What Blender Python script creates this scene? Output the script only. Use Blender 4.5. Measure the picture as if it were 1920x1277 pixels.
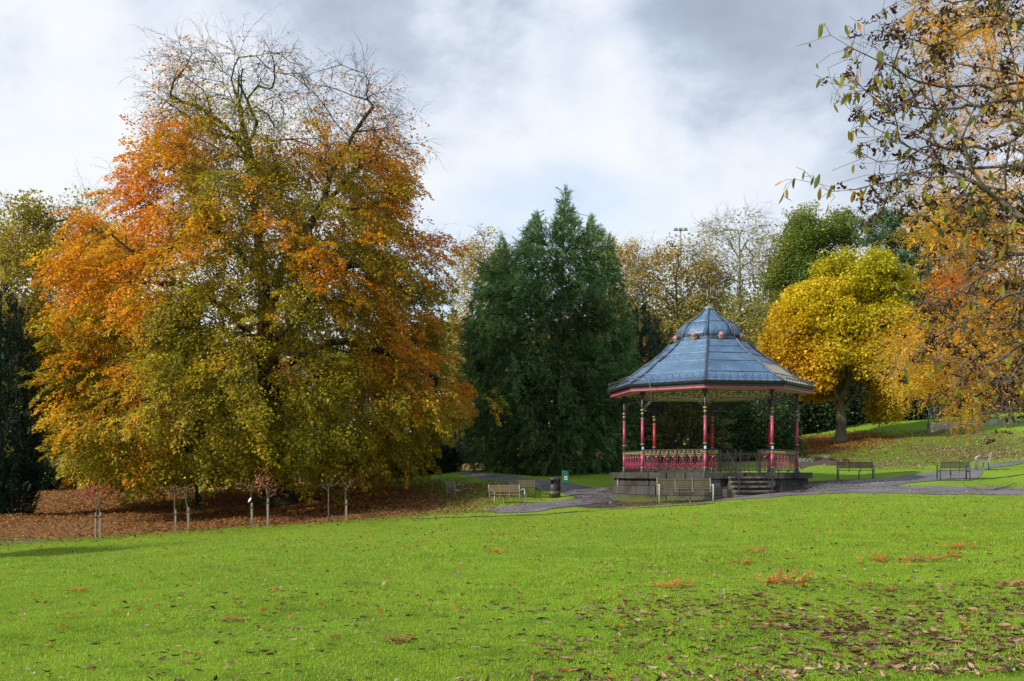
import bpy, math, random
import numpy as np
from mathutils import Vector, Matrix
for _o in list(bpy.data.objects): bpy.data.objects.remove(_o)
SC = bpy.context.scene
COL = SC.collection
# ------------------------------------------------------------------ camera
F, HY, CX = 1867.0, 884.0, 960.0        # focal length in photo pixels, horizon row, centre column
cam = bpy.data.cameras.new('camera'); camo = bpy.data.objects.new('camera', cam); COL.objects.link(camo)
cam.sensor_width = 36.0; cam.lens = 36.0 * F / 1920.0
cam.shift_y = (HY - 638.5) / 1920.0
cam.clip_start = 0.1; cam.clip_end = 3000
camo.location = (0, 0, 0); camo.rotation_euler = (math.radians(90), 0, 0)
SC.camera = camo
# ------------------------------------------------------------------ light
SUN = Vector((-0.80, -0.42, 0.50)).normalized()
EL = math.asin(SUN.z); AZ = math.atan2(SUN.x, SUN.y)
sl = bpy.data.lights.new('sun', 'SUN'); sl.energy = 4.4; sl.angle = math.radians(1.2); sl.color = (1.0, 0.91, 0.76)
so = bpy.data.objects.new('sun', sl); COL.objects.link(so)
so.rotation_euler = (-SUN).to_track_quat('-Z', 'Y').to_euler()
SC.view_settings.view_transform = 'Standard'; SC.view_settings.look = 'None'
SC.view_settings.exposure = 0.46; SC.view_settings.gamma = 1.0; SC.view_settings.use_curve_mapping = False
SC.cycles.max_bounces = 6; SC.cycles.diffuse_bounces = 3; SC.cycles.glossy_bounces = 2
SC.cycles.transmission_bounces = 4; SC.cycles.transparent_max_bounces = 4
SC.cycles.use_denoising = True
# ------------------------------------------------------------------ node helpers
class NT:
    def __init__(s, tree):
        s.t = tree; s.n = tree.nodes; s.l = tree.links
    def node(s, typ, **kw):
        n = s.n.new(typ)
        for k, v in kw.items(): setattr(n, k, v)
        return n
    def link(s, a, b): s.l.new(a, b)
    def val(s, sock, v):
        if hasattr(v, 'is_output') or isinstance(v, bpy.types.NodeSocket): s.l.new(v, sock)
        else: sock.default_value = v
    def math(s, op, a, b=0.0, c=None, clamp=False):
        n = s.node('ShaderNodeMath', operation=op, use_clamp=clamp)
        s.val(n.inputs[0], a); s.val(n.inputs[1], b)
        if c is not None: s.val(n.inputs[2], c)
        return n.outputs[0]
    def mix(s, fac, a, b, blend='MIX'):
        n = s.node('ShaderNodeMix', data_type='RGBA', blend_type=blend)
        s.val(n.inputs[0], fac)
        s.val(n.inputs[6], a if not isinstance(a, tuple) or len(a) == 4 else (*a, 1))
        s.val(n.inputs[7], b if not isinstance(b, tuple) or len(b) == 4 else (*b, 1))
        return n.outputs[2]
    def noise(s, vec, scale, detail=4, rough=0.55, dist=0.0):
        n = s.node('ShaderNodeTexNoise'); n.inputs['Scale'].default_value = scale
        n.inputs['Detail'].default_value = detail; n.inputs['Roughness'].default_value = rough
        n.inputs['Distortion'].default_value = dist
        if vec is not None: s.link(vec, n.inputs['Vector'])
        return n.outputs['Fac']
    def ramp(s, fac, lo, hi, a=0.0, b=1.0):
        n = s.node('ShaderNodeMapRange', clamp=True, interpolation_type='SMOOTHSTEP')
        s.val(n.inputs[0], fac); n.inputs[1].default_value = lo; n.inputs[2].default_value = hi
        n.inputs[3].default_value = a; n.inputs[4].default_value = b
        return n.outputs[0]
# ------------------------------------------------------------------ sky: sunlit blue with broken grey cloud
W = bpy.data.worlds.new('World'); SC.world = W; W.use_nodes = True
w = NT(W.node_tree); w.n.clear()
out = w.node('ShaderNodeOutputWorld'); bg = w.node('ShaderNodeBackground'); bg.inputs[1].default_value = 0.1
sky = w.node('ShaderNodeTexSky', sky_type='NISHITA', sun_disc=False, sun_elevation=EL, sun_rotation=AZ)
tc = w.node('ShaderNodeTexCoord'); vec = tc.outputs['Generated']
def dirv(px, py): return Vector(((px - CX) / F, 1.0, (HY - py) / F)).normalized()
mp = w.node('ShaderNodeMapping'); mp.inputs['Scale'].default_value = (1.0, 1.0, 1.5); mp.inputs['Location'].default_value = (3.1, 0.4, 1.7)
w.link(vec, mp.inputs['Vector'])
n1 = w.noise(mp.outputs[0], 2.4, 6, 0.52, 0.25)
n2 = w.noise(mp.outputs[0], 6.5, 6, 0.58, 0.2)
n3 = w.noise(mp.outputs[0], 15, 5, 0.6, 0.3)
dens = w.math('MULTIPLY_ADD', n3, 0.16, w.math('MULTIPLY_ADD', n2, 0.50, w.math('MULTIPLY', n1, 0.62)))
dens = w.math('SUBTRACT', dens, 0.05)
def blob(px, py, rad, amp):                # one named cloud: brighter (+) or darker (-) round a direction
    d = dirv(px, py)
    dp = w.node('ShaderNodeVectorMath', operation='DOT_PRODUCT'); w.link(vec, dp.inputs[0]); dp.inputs[1].default_value = d
    return w.math('MULTIPLY', w.ramp(dp.outputs['Value'], math.cos(rad), 1.0), amp)
bright = w.math('MULTIPLY', dens, 1.0)
for b_ in [(50, 170, .30, .26), (940, 250, .22, .10), (900, 430, .34, .20), (1150, 480, .25, .08), (330, 480, .22, .10), (1450, 190, .13, .10),
           (760, 110, .20, -.12), (1050, 60, .26, -.16), (1500, 300, .18, -.14), (60, 330, .12, -.16), (330, -60, .24, -.11),
           (1640, 40, .24, -.10), (1540, 130, .14, .06)]:
    bright = w.math('ADD', bright, blob(*b_))
sep = w.node('ShaderNodeSeparateXYZ'); w.link(vec, sep.inputs[0])
hz = w.ramp(sep.outputs['Z'], 0.0, 0.42, 0.24, 0.0)
bright = w.math('ADD', bright, hz)
cf = w.ramp(bright, 0.36, 0.80)
cr = w.node('ShaderNodeValToRGB'); w.link(cf, cr.inputs[0])
e = cr.color_ramp.elements
e[0].position = 0.0; e[0].color = (2.85, 3.3, 4.05, 1)
e[1].position = 1.0; e[1].color = (6.8, 7.05, 7.4, 1)
m_ = e.new(0.45); m_.color = (4.0, 4.6, 5.5, 1)
m_ = e.new(0.75); m_.color = (5.6, 6.1, 6.9, 1)
hole = w.ramp(w.noise(mp.outputs[0], 1.7, 5, 0.5, 0.2), 0.60, 0.74, 0.0, 0.7)
skyc = w.node('ShaderNodeVectorMath', operation='SCALE'); w.link(sky.outputs[0], skyc.inputs[0]); skyc.inputs[3].default_value = 1.6
colr = w.mix(hole, cr.outputs[0], skyc.outputs[0])
w.link(colr, bg.inputs[0]); w.link(bg.outputs[0], out.inputs[0])
# ------------------------------------------------------------------ object helpers
R = random.Random(11)
rng = np.random.default_rng(11)
def link(o, parent=None):
    COL.objects.link(o)
    if parent is not None: o.parent = parent
    return o
def props(o, label=None, cat=None, group=None, kind=None):
    if label: o['label'] = label
    if cat: o['category'] = cat
    if group: o['group'] = group
    if kind: o['kind'] = kind
    return o
def thing(name, label, cat, loc=(0, 0, 0), rz=0.0, group=None):
    o = bpy.data.objects.new(name, None); o.empty_display_size = 0.2
    o.location = loc; o.rotation_euler = (0, 0, rz); link(o)
    return props(o, label, cat, group)
def meshobj(name, me, mat=None, parent=None, loc=None, rot=None):
    o = bpy.data.objects.new(name, me)
    if mat is not None and not me.materials: me.materials.append(mat)
    if loc is not None: o.location = loc
    if rot is not None: o.rotation_euler = rot
    return link(o, parent)
def mesh_np(name, V, Q, mat=None, col=None, smooth=False, uv=None):
    V = np.asarray(V, np.float32).reshape(-1, 3); Q = np.asarray(Q, np.int32)
    k = Q.shape[1]; me = bpy.data.meshes.new(name)
    me.vertices.add(len(V)); me.vertices.foreach_set('co', V.ravel())
    me.loops.add(Q.size); me.loops.foreach_set('vertex_index', Q.ravel())
    me.polygons.add(len(Q)); me.polygons.foreach_set('loop_start', np.arange(0, Q.size, k, dtype=np.int32))
    try: me.polygons.foreach_set('loop_total', np.full(len(Q), k, np.int32))
    except Exception: pass
    if smooth: me.polygons.foreach_set('use_smooth', np.ones(len(Q), bool))
    me.update(calc_edges=True)
    if col is not None:
        a = me.attributes.new('col', 'FLOAT_COLOR', 'FACE')
        c4 = np.ones((len(Q), 4), np.float32); c4[:, :3] = np.asarray(col, np.float32).reshape(-1, 3)
        a.data.foreach_set('color', c4.ravel())
    if mat is not None: me.materials.append(mat)
    return me
class MB:
    """collects faces of several simple solids for ONE mesh"""
    def __init__(s): s.v = []; s.f = []
    def add(s, vs, fs):
        b = len(s.v); s.v += [tuple(v) for v in vs]; s.f += [tuple(b + i for i in f) for f in fs]; return s
    def box(s, c, d, rz=0.0, rx=0.0, M=None):
        h = [x / 2 for x in d]; vs = []
        for z in (-1, 1):
            for x, y in ((-1, -1), (1, -1), (1, 1), (-1, 1)): vs.append(Vector((x * h[0], y * h[1], z * h[2])))
        Mx = Matrix.Translation(c) @ Matrix.Rotation(rz, 4, 'Z') @ Matrix.Rotation(rx, 4, 'X')
        if M is not None: Mx = M @ Mx
        vs = [Mx @ v for v in vs]
        return s.add(vs, [(3, 2, 1, 0), (4, 5, 6, 7), (0, 1, 5, 4), (1, 2, 6, 5), (2, 3, 7, 6), (3, 0, 4, 7)])
    def tube(s, pts, r, n=6, cap=True):
        pts = [Vector(p) for p in pts]; rs = r if isinstance(r, (list, tuple)) else [r] * len(pts)
        prev = None; vs = []
        for i, p in enumerate(pts):
            t = (pts[min(i + 1, len(pts) - 1)] - pts[max(i - 1, 0)])
            t = t.normalized() if t.length > 1e-9 else Vector((0, 0, 1))
            if prev is None: a = t.orthogonal().normalized()
            else:
                a = prev - t * prev.dot(t); a = a.normalized() if a.length > 1e-6 else t.orthogonal().normalized()
            prev = a; b = t.cross(a)
            for k in range(n):
                an = 2 * math.pi * k / n; vs.append(p + (a * math.cos(an) + b * math.sin(an)) * rs[i])
        fs = [(i * n + k, i * n + (k + 1) % n, (i + 1) * n + (k + 1) % n, (i + 1) * n + k) for i in range(len(pts) - 1) for k in range(n)]
        if cap: fs += [tuple(reversed(range(n))), tuple((len(pts) - 1) * n + k for k in range(n))]
        return s.add(vs, fs)
    def lathe(s, prof, c=(0, 0, 0), n=16):
        vs = []
        for r, z in prof:
            for k in range(n):
                a = 2 * math.pi * k / n; vs.append((c[0] + r * math.cos(a), c[1] + r * math.sin(a), c[2] + z))
        m = len(prof)
        fs = [(i * n + k, i * n + (k + 1) % n, (i + 1) * n + (k + 1) % n, (i + 1) * n + k) for i in range(m - 1) for k in range(n)]
        fs += [tuple(reversed(range(n))), tuple((m - 1) * n + k for k in range(n))]
        return s.add(vs, fs)
    def prism(s, poly, z0, z1):
        n = len(poly); vs = [(x, y, z0) for x, y in poly] + [(x, y, z1) for x, y in poly]
        return s.add(vs, [tuple(reversed(range(n))), tuple(range(n, 2 * n))] + [(i, (i + 1) % n, n + (i + 1) % n, n + i) for i in range(n)])
    def mesh(s, name, mat=None, smooth=False):
        me = bpy.data.meshes.new(name); me.from_pydata(s.v, [], s.f)
        if smooth: me.polygons.foreach_set('use_smooth', [True] * len(me.polygons))
        me.update()
        if mat is not None: me.materials.append(mat)
        return me
    def obj(s, name, mat, parent=None, smooth=False, loc=None, rot=None):
        return meshobj(name, s.mesh(name, mat, smooth), None, parent, loc, rot)
def bevel(o, w=0.006, seg=2):
    m = o.modifiers.new('bevel', 'BEVEL'); m.width = w; m.segments = seg; m.limit_method = 'ANGLE'; m.angle_limit = math.radians(40); return o
def copy_tree(o, parent=None):
    c = o.copy(); COL.objects.link(c); c.parent = parent
    for ch in [x for x in bpy.data.objects if x.parent == o]: copy_tree(ch, c)
    return c
# ------------------------------------------------------------------ ground surface
CTRL = [  # photo column, photo row, distance
    (960, 1277, 7.6), (0, 1300, 7.6), (1920, 1252, 7.6), (960, 1120, 12.6), (0, 1150, 12.8), (1920, 1090, 12.4),
    (960, 1050, 18.2), (300, 1075, 18.2), (1700, 1020, 18.5), (960, 1005, 26), (0, 1052, 28), (1920, 962, 26), (400, 1022, 30),
    (0, 1019, 37), (250, 1006, 38), (500, 988, 40), (740, 976, 41), (960, 968, 40), (1235, 948, 38.6), (1400, 934, 38.8), (1540, 927, 38.5), (1920, 928, 37.5),
    (1148, 941, 44), (1100, 934, 44), (1240, 945, 40.2), (1331, 936, 41), (1420, 929, 40.3), (1517, 907, 44.5), (1331, 905, 49.5),
    (920, 955, 42), (850, 943, 45), (1040, 936, 45), (1148, 915, 49), (1000, 908, 50), (1000, 889, 58), (1148, 893, 56), (880, 888, 58),
    (540, 948, 49), (370, 948, 50), (100, 965, 48), (200, 940, 54), (20, 968, 44), (400, 919, 59), (100, 922, 60), (700, 903, 59), (850, 880, 68), (870, 868, 78),
    (1600, 900, 48), (1700, 893, 48.5), (1783, 899, 44), (1860, 884, 48), (1640, 911, 42.5), (1690, 911, 42), (1920, 914, 41), (1920, 898, 44), (1920, 866, 54), (1700, 872, 58),
    (1530, 868, 58), (1500, 850, 64), (1577, 826, 70), (1640, 818, 72), (1640, 840, 64), (1745, 801, 73), (1850, 800, 71), (1900, 840, 62), (1300, 868, 64), (1400, 862, 66),
    (1920, 792, 74), (1100, 870, 68), (1300, 840, 82), (1600, 780, 90), (1900, 770, 90), (500, 890, 80), (100, 895, 80), (960, 850, 90)]
_c = np.array([((px - CX) / F * Y, Y, (HY - py) / F * Y) for px, py, Y in CTRL] +
              [(-60, 5, -4.0), (-60, 40, -4.6), (-60, 80, -2.0), (60, 5, .2), (60, 40, 1.2), (55, 80, 5.2), (0, -15, -1.55), (-50, 120, 2), (0, 120, 4), (50, 120, 8)])
def _U(r2): return np.where(r2 > 1e-12, r2 * np.log(np.maximum(r2, 1e-12)), 0.0)
_S = 20.0
_p = _c[:, :2] / _S
_n = len(_p)
_A = np.zeros((_n + 3, _n + 3)); _A[:_n, :_n] = _U(((_p[:, None] - _p[None]) ** 2).sum(-1)) + np.eye(_n) * 0.004
_A[:_n, _n] = 1; _A[:_n, _n + 1:] = _p; _A[_n, :_n] = 1; _A[_n + 1:, :_n] = _p.T
_wt = np.linalg.solve(_A, np.concatenate([_c[:, 2], np.zeros(3)]))
def ground(x, y):
    x = np.asarray(x, float); y = np.asarray(y, float)
    xs = np.clip(x, -60, 60); ys = np.clip(y, -15, 120)
    q = np.stack([xs.ravel(), ys.ravel()], -1) / _S; z = np.empty(len(q))
    for i in range(0, len(q), 20000):
        qq = q[i:i + 20000]
        z[i:i + 20000] = _U(((qq[:, None] - _p[None]) ** 2).sum(-1)) @ _wt[:_n] + _wt[_n] + qq @ _wt[_n + 1:]
    z = z.reshape(x.shape)
    z = z + 0.052 * np.sin(x * 1.05 + 1.4 * np.sin(y * .33)) * np.sin(y * .62 + 1.1 * np.sin(x * .41)) + 0.018 * np.sin(x * 2.3 + y * .9) * np.sin(y * 1.7 - x * .6)
    return z + np.clip(y - 120, 0, 200) * 0.05 + np.clip(np.abs(x) - 60, 0, 300) * 0.01
def gz(x, y): return float(ground(np.array([x]), np.array([y]))[0])
_YS = np.arange(6, 110, 0.1)
def on(px, py, ymin=6.0):
    """first point of the ground that the photo pixel looks at"""
    ys = _YS[_YS >= ymin]; xs = (px - CX) / F * ys; zr = (HY - py) / F * ys; g = ground(xs, ys)
    k = np.nonzero(zr <= g)[0]
    i = k[0] if len(k) else len(ys) - 1
    return Vector((xs[i], ys[i], g[i]))
def at(px, py, Y): return Vector(((px - CX) / F * Y, Y, (HY - py) / F * Y))
def foot(px, Y): x = (px - CX) / F * Y; return Vector((x, Y, gz(x, Y)))
# ------------------------------------------------------------------ materials
def bsdf(name, color=(0.5, 0.5, 0.5), rough=0.6, metal=0.0, spec=0.5):
    m = bpy.data.materials.new(name); m.use_nodes = True; t = NT(m.node_tree)
    b = t.n['Principled BSDF']; b.inputs['Base Color'].default_value = (*color, 1)
    b.inputs['Roughness'].default_value = rough; b.inputs['Metallic'].default_value = metal
    b.inputs['Specular IOR Level'].default_value = spec
    return m, t, b
def coords(t, which='Object'): return t.node('ShaderNodeTexCoord').outputs[which]
def bump(t, b, h, strength=0.4, dist=0.02):
    n = t.node('ShaderNodeBump'); n.inputs['Strength'].default_value = strength; n.inputs['Distance'].default_value = dist
    t.link(h, n.inputs['Height']); t.link(n.outputs[0], b.inputs['Normal'])
def worn(name, c1, c2, scale=3.0, rough=0.6, metal=0.0, lo=0.4, hi=0.65, bmp=0.2, coord='Object', stretch=None, spec=0.5):
    m, t, b = bsdf(name, c1, rough, metal, spec)
    v = coords(t, coord)
    if stretch:
        mp = t.node('ShaderNodeMapping'); mp.inputs['Scale'].default_value = stretch; t.link(v, mp.inputs[0]); v = mp.outputs[0]
    n = t.noise(v, scale, 6, 0.6)
    t.link(t.mix(t.ramp(n, lo, hi), (*c1, 1), (*c2, 1)), b.inputs['Base Color'])
    if bmp: bump(t, b, t.noise(v, scale * 6, 4), bmp, 0.01)
    return m
def leafmat(name, transl=0.4, rough=0.55, gain=1.0):
    m = bpy.data.materials.new(name); m.use_nodes = True; t = NT(m.node_tree); t.n.clear()
    o = t.node('ShaderNodeOutputMaterial'); a = t.node('ShaderNodeAttribute', attribute_name='col')
    c = a.outputs['Color']
    pb = t.node('ShaderNodeBsdfPrincipled'); pb.inputs['Roughness'].default_value = rough; pb.inputs['Specular IOR Level'].default_value = 0.25
    tr = t.node('ShaderNodeBsdfTranslucent'); t.link(c, pb.inputs['Base Color'])
    t.link(t.mix(0.5, c, (1, 1, 1, 1), 'MULTIPLY') if False else c, tr.inputs['Color'])
    mx = t.node('ShaderNodeMixShader'); mx.inputs[0].default_value = transl
    t.link(pb.outputs[0], mx.inputs[1]); t.link(tr.outputs[0], mx.inputs[2]); t.link(mx.outputs[0], o.inputs[0])
    return m
M_LEAF = leafmat('autumn_leaf', 0.5)
M_NEEDLE = leafmat('conifer_foliage', 0.15, 0.6)
M_BARK = worn('bark', (0.075, 0.06, 0.042), (0.12, 0.12, 0.075), 2.5, 0.9, bmp=0.8, lo=0.45, hi=0.7, spec=0.2)
M_BARKDK = worn('dark_bark', (0.035, 0.03, 0.024), (0.06, 0.06, 0.035), 2.5, 0.9, bmp=0.6, spec=0.2)
M_BARKGR = worn('mossy_bark', (0.10, 0.10, 0.05), (0.18, 0.19, 0.04), 1.6, 0.9, bmp=0.6, spec=0.2)
M_BARKPALE = worn('pale_twig_bark', (0.13, 0.11, 0.09), (0.075, 0.063, 0.052), 3, 0.8, spec=0.2)
M_BLACK = worn('black_paint', (0.012, 0.013, 0.018), (0.03, 0.03, 0.034), 6, 0.42)
M_PINK = worn('pink_paint', (0.42, 0.055, 0.13), (0.30, 0.045, 0.09), 4, 0.45, bmp=0.05)
M_RED = worn('red_paint', (0.50, 0.02, 0.045), (0.38, 0.02, 0.04), 4, 0.45, bmp=0.05)
M_GOLD = worn('faded_gold_paint', (0.33, 0.26, 0.12), (0.22, 0.17, 0.08), 12, 0.5, 0.25)
M_CREAM = worn('cream_paint', (0.52, 0.44, 0.26), (0.40, 0.33, 0.19), 2, 0.65)
M_WOOD = worn('weathered_slat_wood', (0.10, 0.08, 0.045), (0.06, 0.052, 0.032), 4, 0.8, stretch=(1, 8, 8), bmp=0.4)
M_FRAME = worn('grey_green_steel', (0.25, 0.27, 0.23), (0.13, 0.14, 0.12), 5, 0.45, 0.3)
M_ALGAE = worn('algae_stained_post', (0.42, 0.45, 0.42), (0.25, 0.29, 0.24), 20, 0.7)
M_WHITE = worn('white_paint', (0.75, 0.75, 0.73), (0.6, 0.6, 0.56), 5, 0.5)
M_STEEL = worn('galvanised_steel', (0.30, 0.32, 0.30), (0.20, 0.22, 0.21), 6, 0.4, 0.6)
M_CONC = worn('concrete', (0.34, 0.32, 0.27), (0.22, 0.21, 0.17), 2, 0.9)
M_STAKE = worn('stake_wood', (0.25, 0.22, 0.15), (0.17, 0.15, 0.11), 5, 0.85, stretch=(6, 6, 1))
M_GREENBOX = worn('green_plastic', (0.012, 0.12, 0.075), (0.01, 0.085, 0.05), 4, 0.4, bmp=0)
M_BLUE = bsdf('pale_blue_sticker', (0.35, 0.55, 0.8), 0.5)[0]
M_SOIL = worn('mulch_soil', (0.04, 0.028, 0.022), (0.09, 0.065, 0.05), 7, 0.95, bmp=0.9, lo=0.45, hi=0.7)
# ================================================================== THE SETTING
def fbm(x, y, s=1.0, seed=0):
    r = np.random.default_rng(seed); o = np.zeros_like(np.asarray(x, float)); a = 1.0; tot = 0
    for k in range(5):
        for j in range(3):
            th = r.uniform(0, 6.28); ph = r.uniform(0, 6.28); f = s * (2 ** k) * r.uniform(.8, 1.25)
            o = o + a * np.sin(f * (x * np.cos(th) + y * np.sin(th)) + ph + 1.3 * np.sin(f * .6 * (y * np.cos(th) - x * np.sin(th)) + ph * 2)) / 1.7
        tot += a; a *= .6
    return o / tot
def fbm3(P, s=1.0, seed=0): return (fbm(P[:, 0], P[:, 1], s, seed) + fbm(P[:, 2], P[:, 0] * .7, s, seed + 5) + fbm(P[:, 1], P[:, 2], s, seed + 9)) / 2.0
def inpoly(x, y, poly):
    x = np.asarray(x); y = np.asarray(y); c = np.zeros(x.shape, bool); n = len(poly)
    for i in range(n):
        x1, y1 = poly[i]; x2, y2 = poly[(i + 1) % n]
        hit = ((y1 > y) != (y2 > y)) & (x < (x2 - x1) * (y - y1) / (y2 - y1 + 1e-12) + x1)
        c ^= hit
    return c
def wpoly(pix): return [tuple(on(a, b)[:2]) for a, b in pix]
# leaf-litter areas, as outlines on the ground
EDGE = [(-60, 1024), (0, 1020), (130, 1012), (300, 1000), (500, 987), (650, 977), (740, 973)]
LIT_BEECH = wpoly(EDGE + [(830, 960), (850, 950), (820, 925), (760, 912), (700, 904)]) + [(-8, 64), (-16, 68), (-30, 66), (-34, 45)]
LIT_EDGE2 = wpoly([(740, 973), (1000, 962), (905, 958), (1010, 925), (880, 905), (780, 905)])
LIT_YELLOW = wpoly([(1500, 856), (1560, 854), (1635, 844), (1660, 830), (1680, 822)]) + [(27, 76), (20, 78), (17, 74)]
LIT_HILL = wpoly([(1640, 850), (1500, 862), (1640, 878), (1800, 868), (1925, 858), (1925, 808), (1745, 806)])
def softmask(x, y, poly, w=1.2, seed=3):
    m = np.zeros(np.shape(x)); r = np.random.default_rng(seed)
    K = 14
    for k in range(K):
        dx, dy = r.normal(0, w, 2); m += inpoly(x + dx, y + dy, poly)
    return m / K
# one sheet for the whole ground, fine where the photo looks at it
def spaced(lo, hi, st, far, g=1.22):
    a = list(np.arange(lo, hi + 1e-6, st)); s = st
    while a[-1] < far: s *= g; a.append(a[-1] + s)
    s = st
    while a[0] > -far: s *= g; a.insert(0, a[0] - s)
    return np.array(a)
gx = spaced(-30, 34, 0.48, 700); gy = spaced(5, 80, 0.48, 700)
GX, GY = np.meshgrid(gx, gy); GZ = ground(GX, GY)
V = np.stack([GX, GY, GZ], -1).reshape(-1, 3)
nx, ny = len(gx), len(gy); ii = (np.arange(ny - 1)[:, None] * nx + np.arange(nx - 1)[None]).ravel()
Q = np.stack([ii, ii + 1, ii + nx + 1, ii + nx], -1)
m, t, b = bsdf('lawn_grass', (0.1, 0.2, 0.03), 0.9, spec=0.1)
v = coords(t)
ga = t.noise(v, 0.16, 5, 0.55); gb = t.noise(v, 2.2, 6, 0.65); gc = t.noise(v, 22, 5, 0.7)
c = t.mix(t.ramp(ga, 0.35, 0.65), (0.115, 0.205, 0.014, 1), (0.175, 0.275, 0.02, 1))
c = t.mix(t.ramp(gb, 0.42, 0.72, 0, 0.55), c, (0.10, 0.21, 0.012, 1))
c = t.mix(t.ramp(gc, 0.35, 0.75, 0, 0.6), c, (0.21, 0.33, 0.04, 1))
lit = t.node('ShaderNodeAttribute', attribute_name='litter').outputs['Fac']
c = t.mix(t.ramp(lit, 0.05, 0.35, 0, .8), c, (0.085, 0.135, 0.014, 1))
lf = t.ramp(t.math('ADD', lit, t.math('MULTIPLY', t.math('SUBTRACT', t.noise(v, 4.5, 6, 0.7), 0.5), 1.1)), 0.40, 0.62)
br = t.mix(t.noise(v, 9, 6, 0.7), (0.075, 0.040, 0.022, 1), (0.30, 0.165, 0.07, 1))
c = t.mix(lf, c, br)
t.link(c, b.inputs['Base Color']); bump(t, b, t.noise(v, 30, 6, 0.7), 0.7, 0.04)
M_LAWN = m
me = mesh_np('lawn', V, Q, M_LAWN, smooth=True)
fx, fy = V[:, 0], V[:, 1]
lm = np.maximum.reduce([softmask(fx, fy, LIT_BEECH, 1.5), 0.45 * softmask(fx, fy, LIT_EDGE2, 1.2), 0.52 * softmask(fx, fy, LIT_YELLOW, 1.4), 0.40 * softmask(fx, fy, LIT_HILL, 1.2)])
lm = np.where((fy > 66) & (fx > -25) & (fx < 12) & (lm < .6), .6, lm)
a = me.attributes.new('litter', 'FLOAT', 'POINT'); a.data.foreach_set('value', lm.astype(np.float32))
lawn = props(meshobj('lawn', me), kind='structure', label='sloping park lawn, bright green, running up to brown leaf litter')
# paths, soil
m, t, b = bsdf('tarmac', (0.1, 0.1, 0.11), 0.75, spec=0.35)
v = coords(t); n = t.noise(v, 0.8, 6, 0.6); n2 = t.noise(v, 60, 3, 0.7)
c = t.mix(t.ramp(n, .35, .7), (0.085, 0.085, 0.10, 1), (0.155, 0.15, 0.165, 1)); c = t.mix(t.ramp(n2, .5, .75, 0, .5), c, (0.26, 0.25, 0.25, 1))
t.link(c, b.inputs['Base Color']); bump(t, b, n2, .5, .01); M_TAR = m
def strip(name, pairs, dz, mat, nsub=10, label=None, dense=5, jit=0.0):
    A = [on(*p[0]) for p in pairs]; B = [on(*p[1]) for p in pairs]
    def dens(L):
        o = []
        for i in range(len(L) - 1):
            for k in range(dense):
                u = k / dense
                p0 = L[max(i - 1, 0)]; p1 = L[i]; p2 = L[i + 1]; p3 = L[min(i + 2, len(L) - 1)]
                o.append(.5 * ((2 * p1) + (p2 - p0) * u + (2 * p0 - 5 * p1 + 4 * p2 - p3) * u * u + (3 * p1 - p0 - 3 * p2 + p3) * u ** 3))
        o.append(L[-1]); return o
    A, B = dens(A), dens(B); vs = []
    for p, q in zip(A, B):
        p = p + Vector((R.uniform(-jit, jit), R.uniform(-jit, jit), 0)); q = q + Vector((R.uniform(-jit, jit), R.uniform(-jit, jit), 0))
        for k in range(nsub + 1):
            u = k / nsub; vs.append((p.x * (1 - u) + q.x * u, p.y * (1 - u) + q.y * u))
    vs = np.array(vs); z = ground(vs[:, 0], vs[:, 1]) + dz
    n = nsub + 1; i0 = (np.arange(len(A) - 1)[:, None] * n + np.arange(nsub)[None]).ravel()
    me = mesh_np(name, np.c_[vs, z], np.stack([i0, i0 + n, i0 + n + 1, i0 + 1], -1), mat, smooth=True)
    return props(meshobj(name, me), label=label, kind='structure')
strip('path', [((1990, 913), (1990, 930)), ((1920, 914), (1920, 929)), ((1800, 913), (1800, 927)), ((1700, 912), (1700, 926)), ((1600, 912), (1600, 925)), ((1540, 916), (1540, 927)),
               ((1470, 923), (1470, 931)), ((1400, 931), (1400, 936)), ((1340, 938), (1330, 942)), ((1290, 942), (1285, 945)), ((1235, 945.5), (1235, 947))], 0.014, M_TAR, label='lower tarmac path leading past the bandstand steps', jit=.06)
strip('path', [((1990, 853), (1990, 858)), ((1920, 862), (1920, 868)), ((1860, 871), (1850, 880)), ((1800, 880), (1830, 899)), ((1745, 886), (1760, 902)), ((1700, 891), (1700, 908)), ((1640, 898), (1640, 915)), ((1570, 904.5), (1575, 919)), ((1500, 911), (1530, 923))], 0.022, M_TAR, label='upper tarmac path climbing right past the benches', jit=.06)
strip('path', [((860, 881), (862, 889)), ((900, 886), (920, 901)), ((960, 893), (990, 912)), ((1020, 901), (1040, 921)), ((1080, 909), (1085, 932)), ((1150, 919), (1120, 938)), ((1185, 924), (1150, 941))], 0.018, M_TAR, label='tarmac path curving from the bandstand to the dark conifer', jit=.06)
strip('path', [((1140, 930), (1150, 943)), ((1098, 933), (1060, 952)), ((1000, 944), (990, 962)), ((945, 950), (912, 961)), ((925, 953), (905, 959))], 0.026, M_TAR, label='short tarmac spur under the slatted benches on the left', jit=.06)
strip('path', [((-60, 1022), (-60, 1026)), ((0, 1018), (0, 1021)), ((60, 1014.5), (60, 1016.5)), ((110, 1011.5), (110, 1012.5))], 0.014, M_TAR, label='thin end of a path at the left edge of the litter')
BC = Vector((8.90, 45.0, 0.0))
ths = np.linspace(0, 2 * np.pi, 73)[:-1]; vs = []; fs = []
for i, th in enumerate(ths):
    ro = 5.35 + .35 * math.sin(th * 3 + 1) + .15 * math.sin(th * 11)
    ro += 3.2 * max(0, math.cos(th + .12)) ** 14 + 1.9 * max(0, math.cos(th - math.radians(205))) ** 6
    for k in range(9):
        r_ = 3.6 + (ro - 3.6) * k / 8; vs.append((BC.x + r_ * math.cos(th), BC.y + r_ * math.sin(th)))
vs = np.array(vs); z = ground(vs[:, 0], vs[:, 1]) + 0.008
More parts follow.
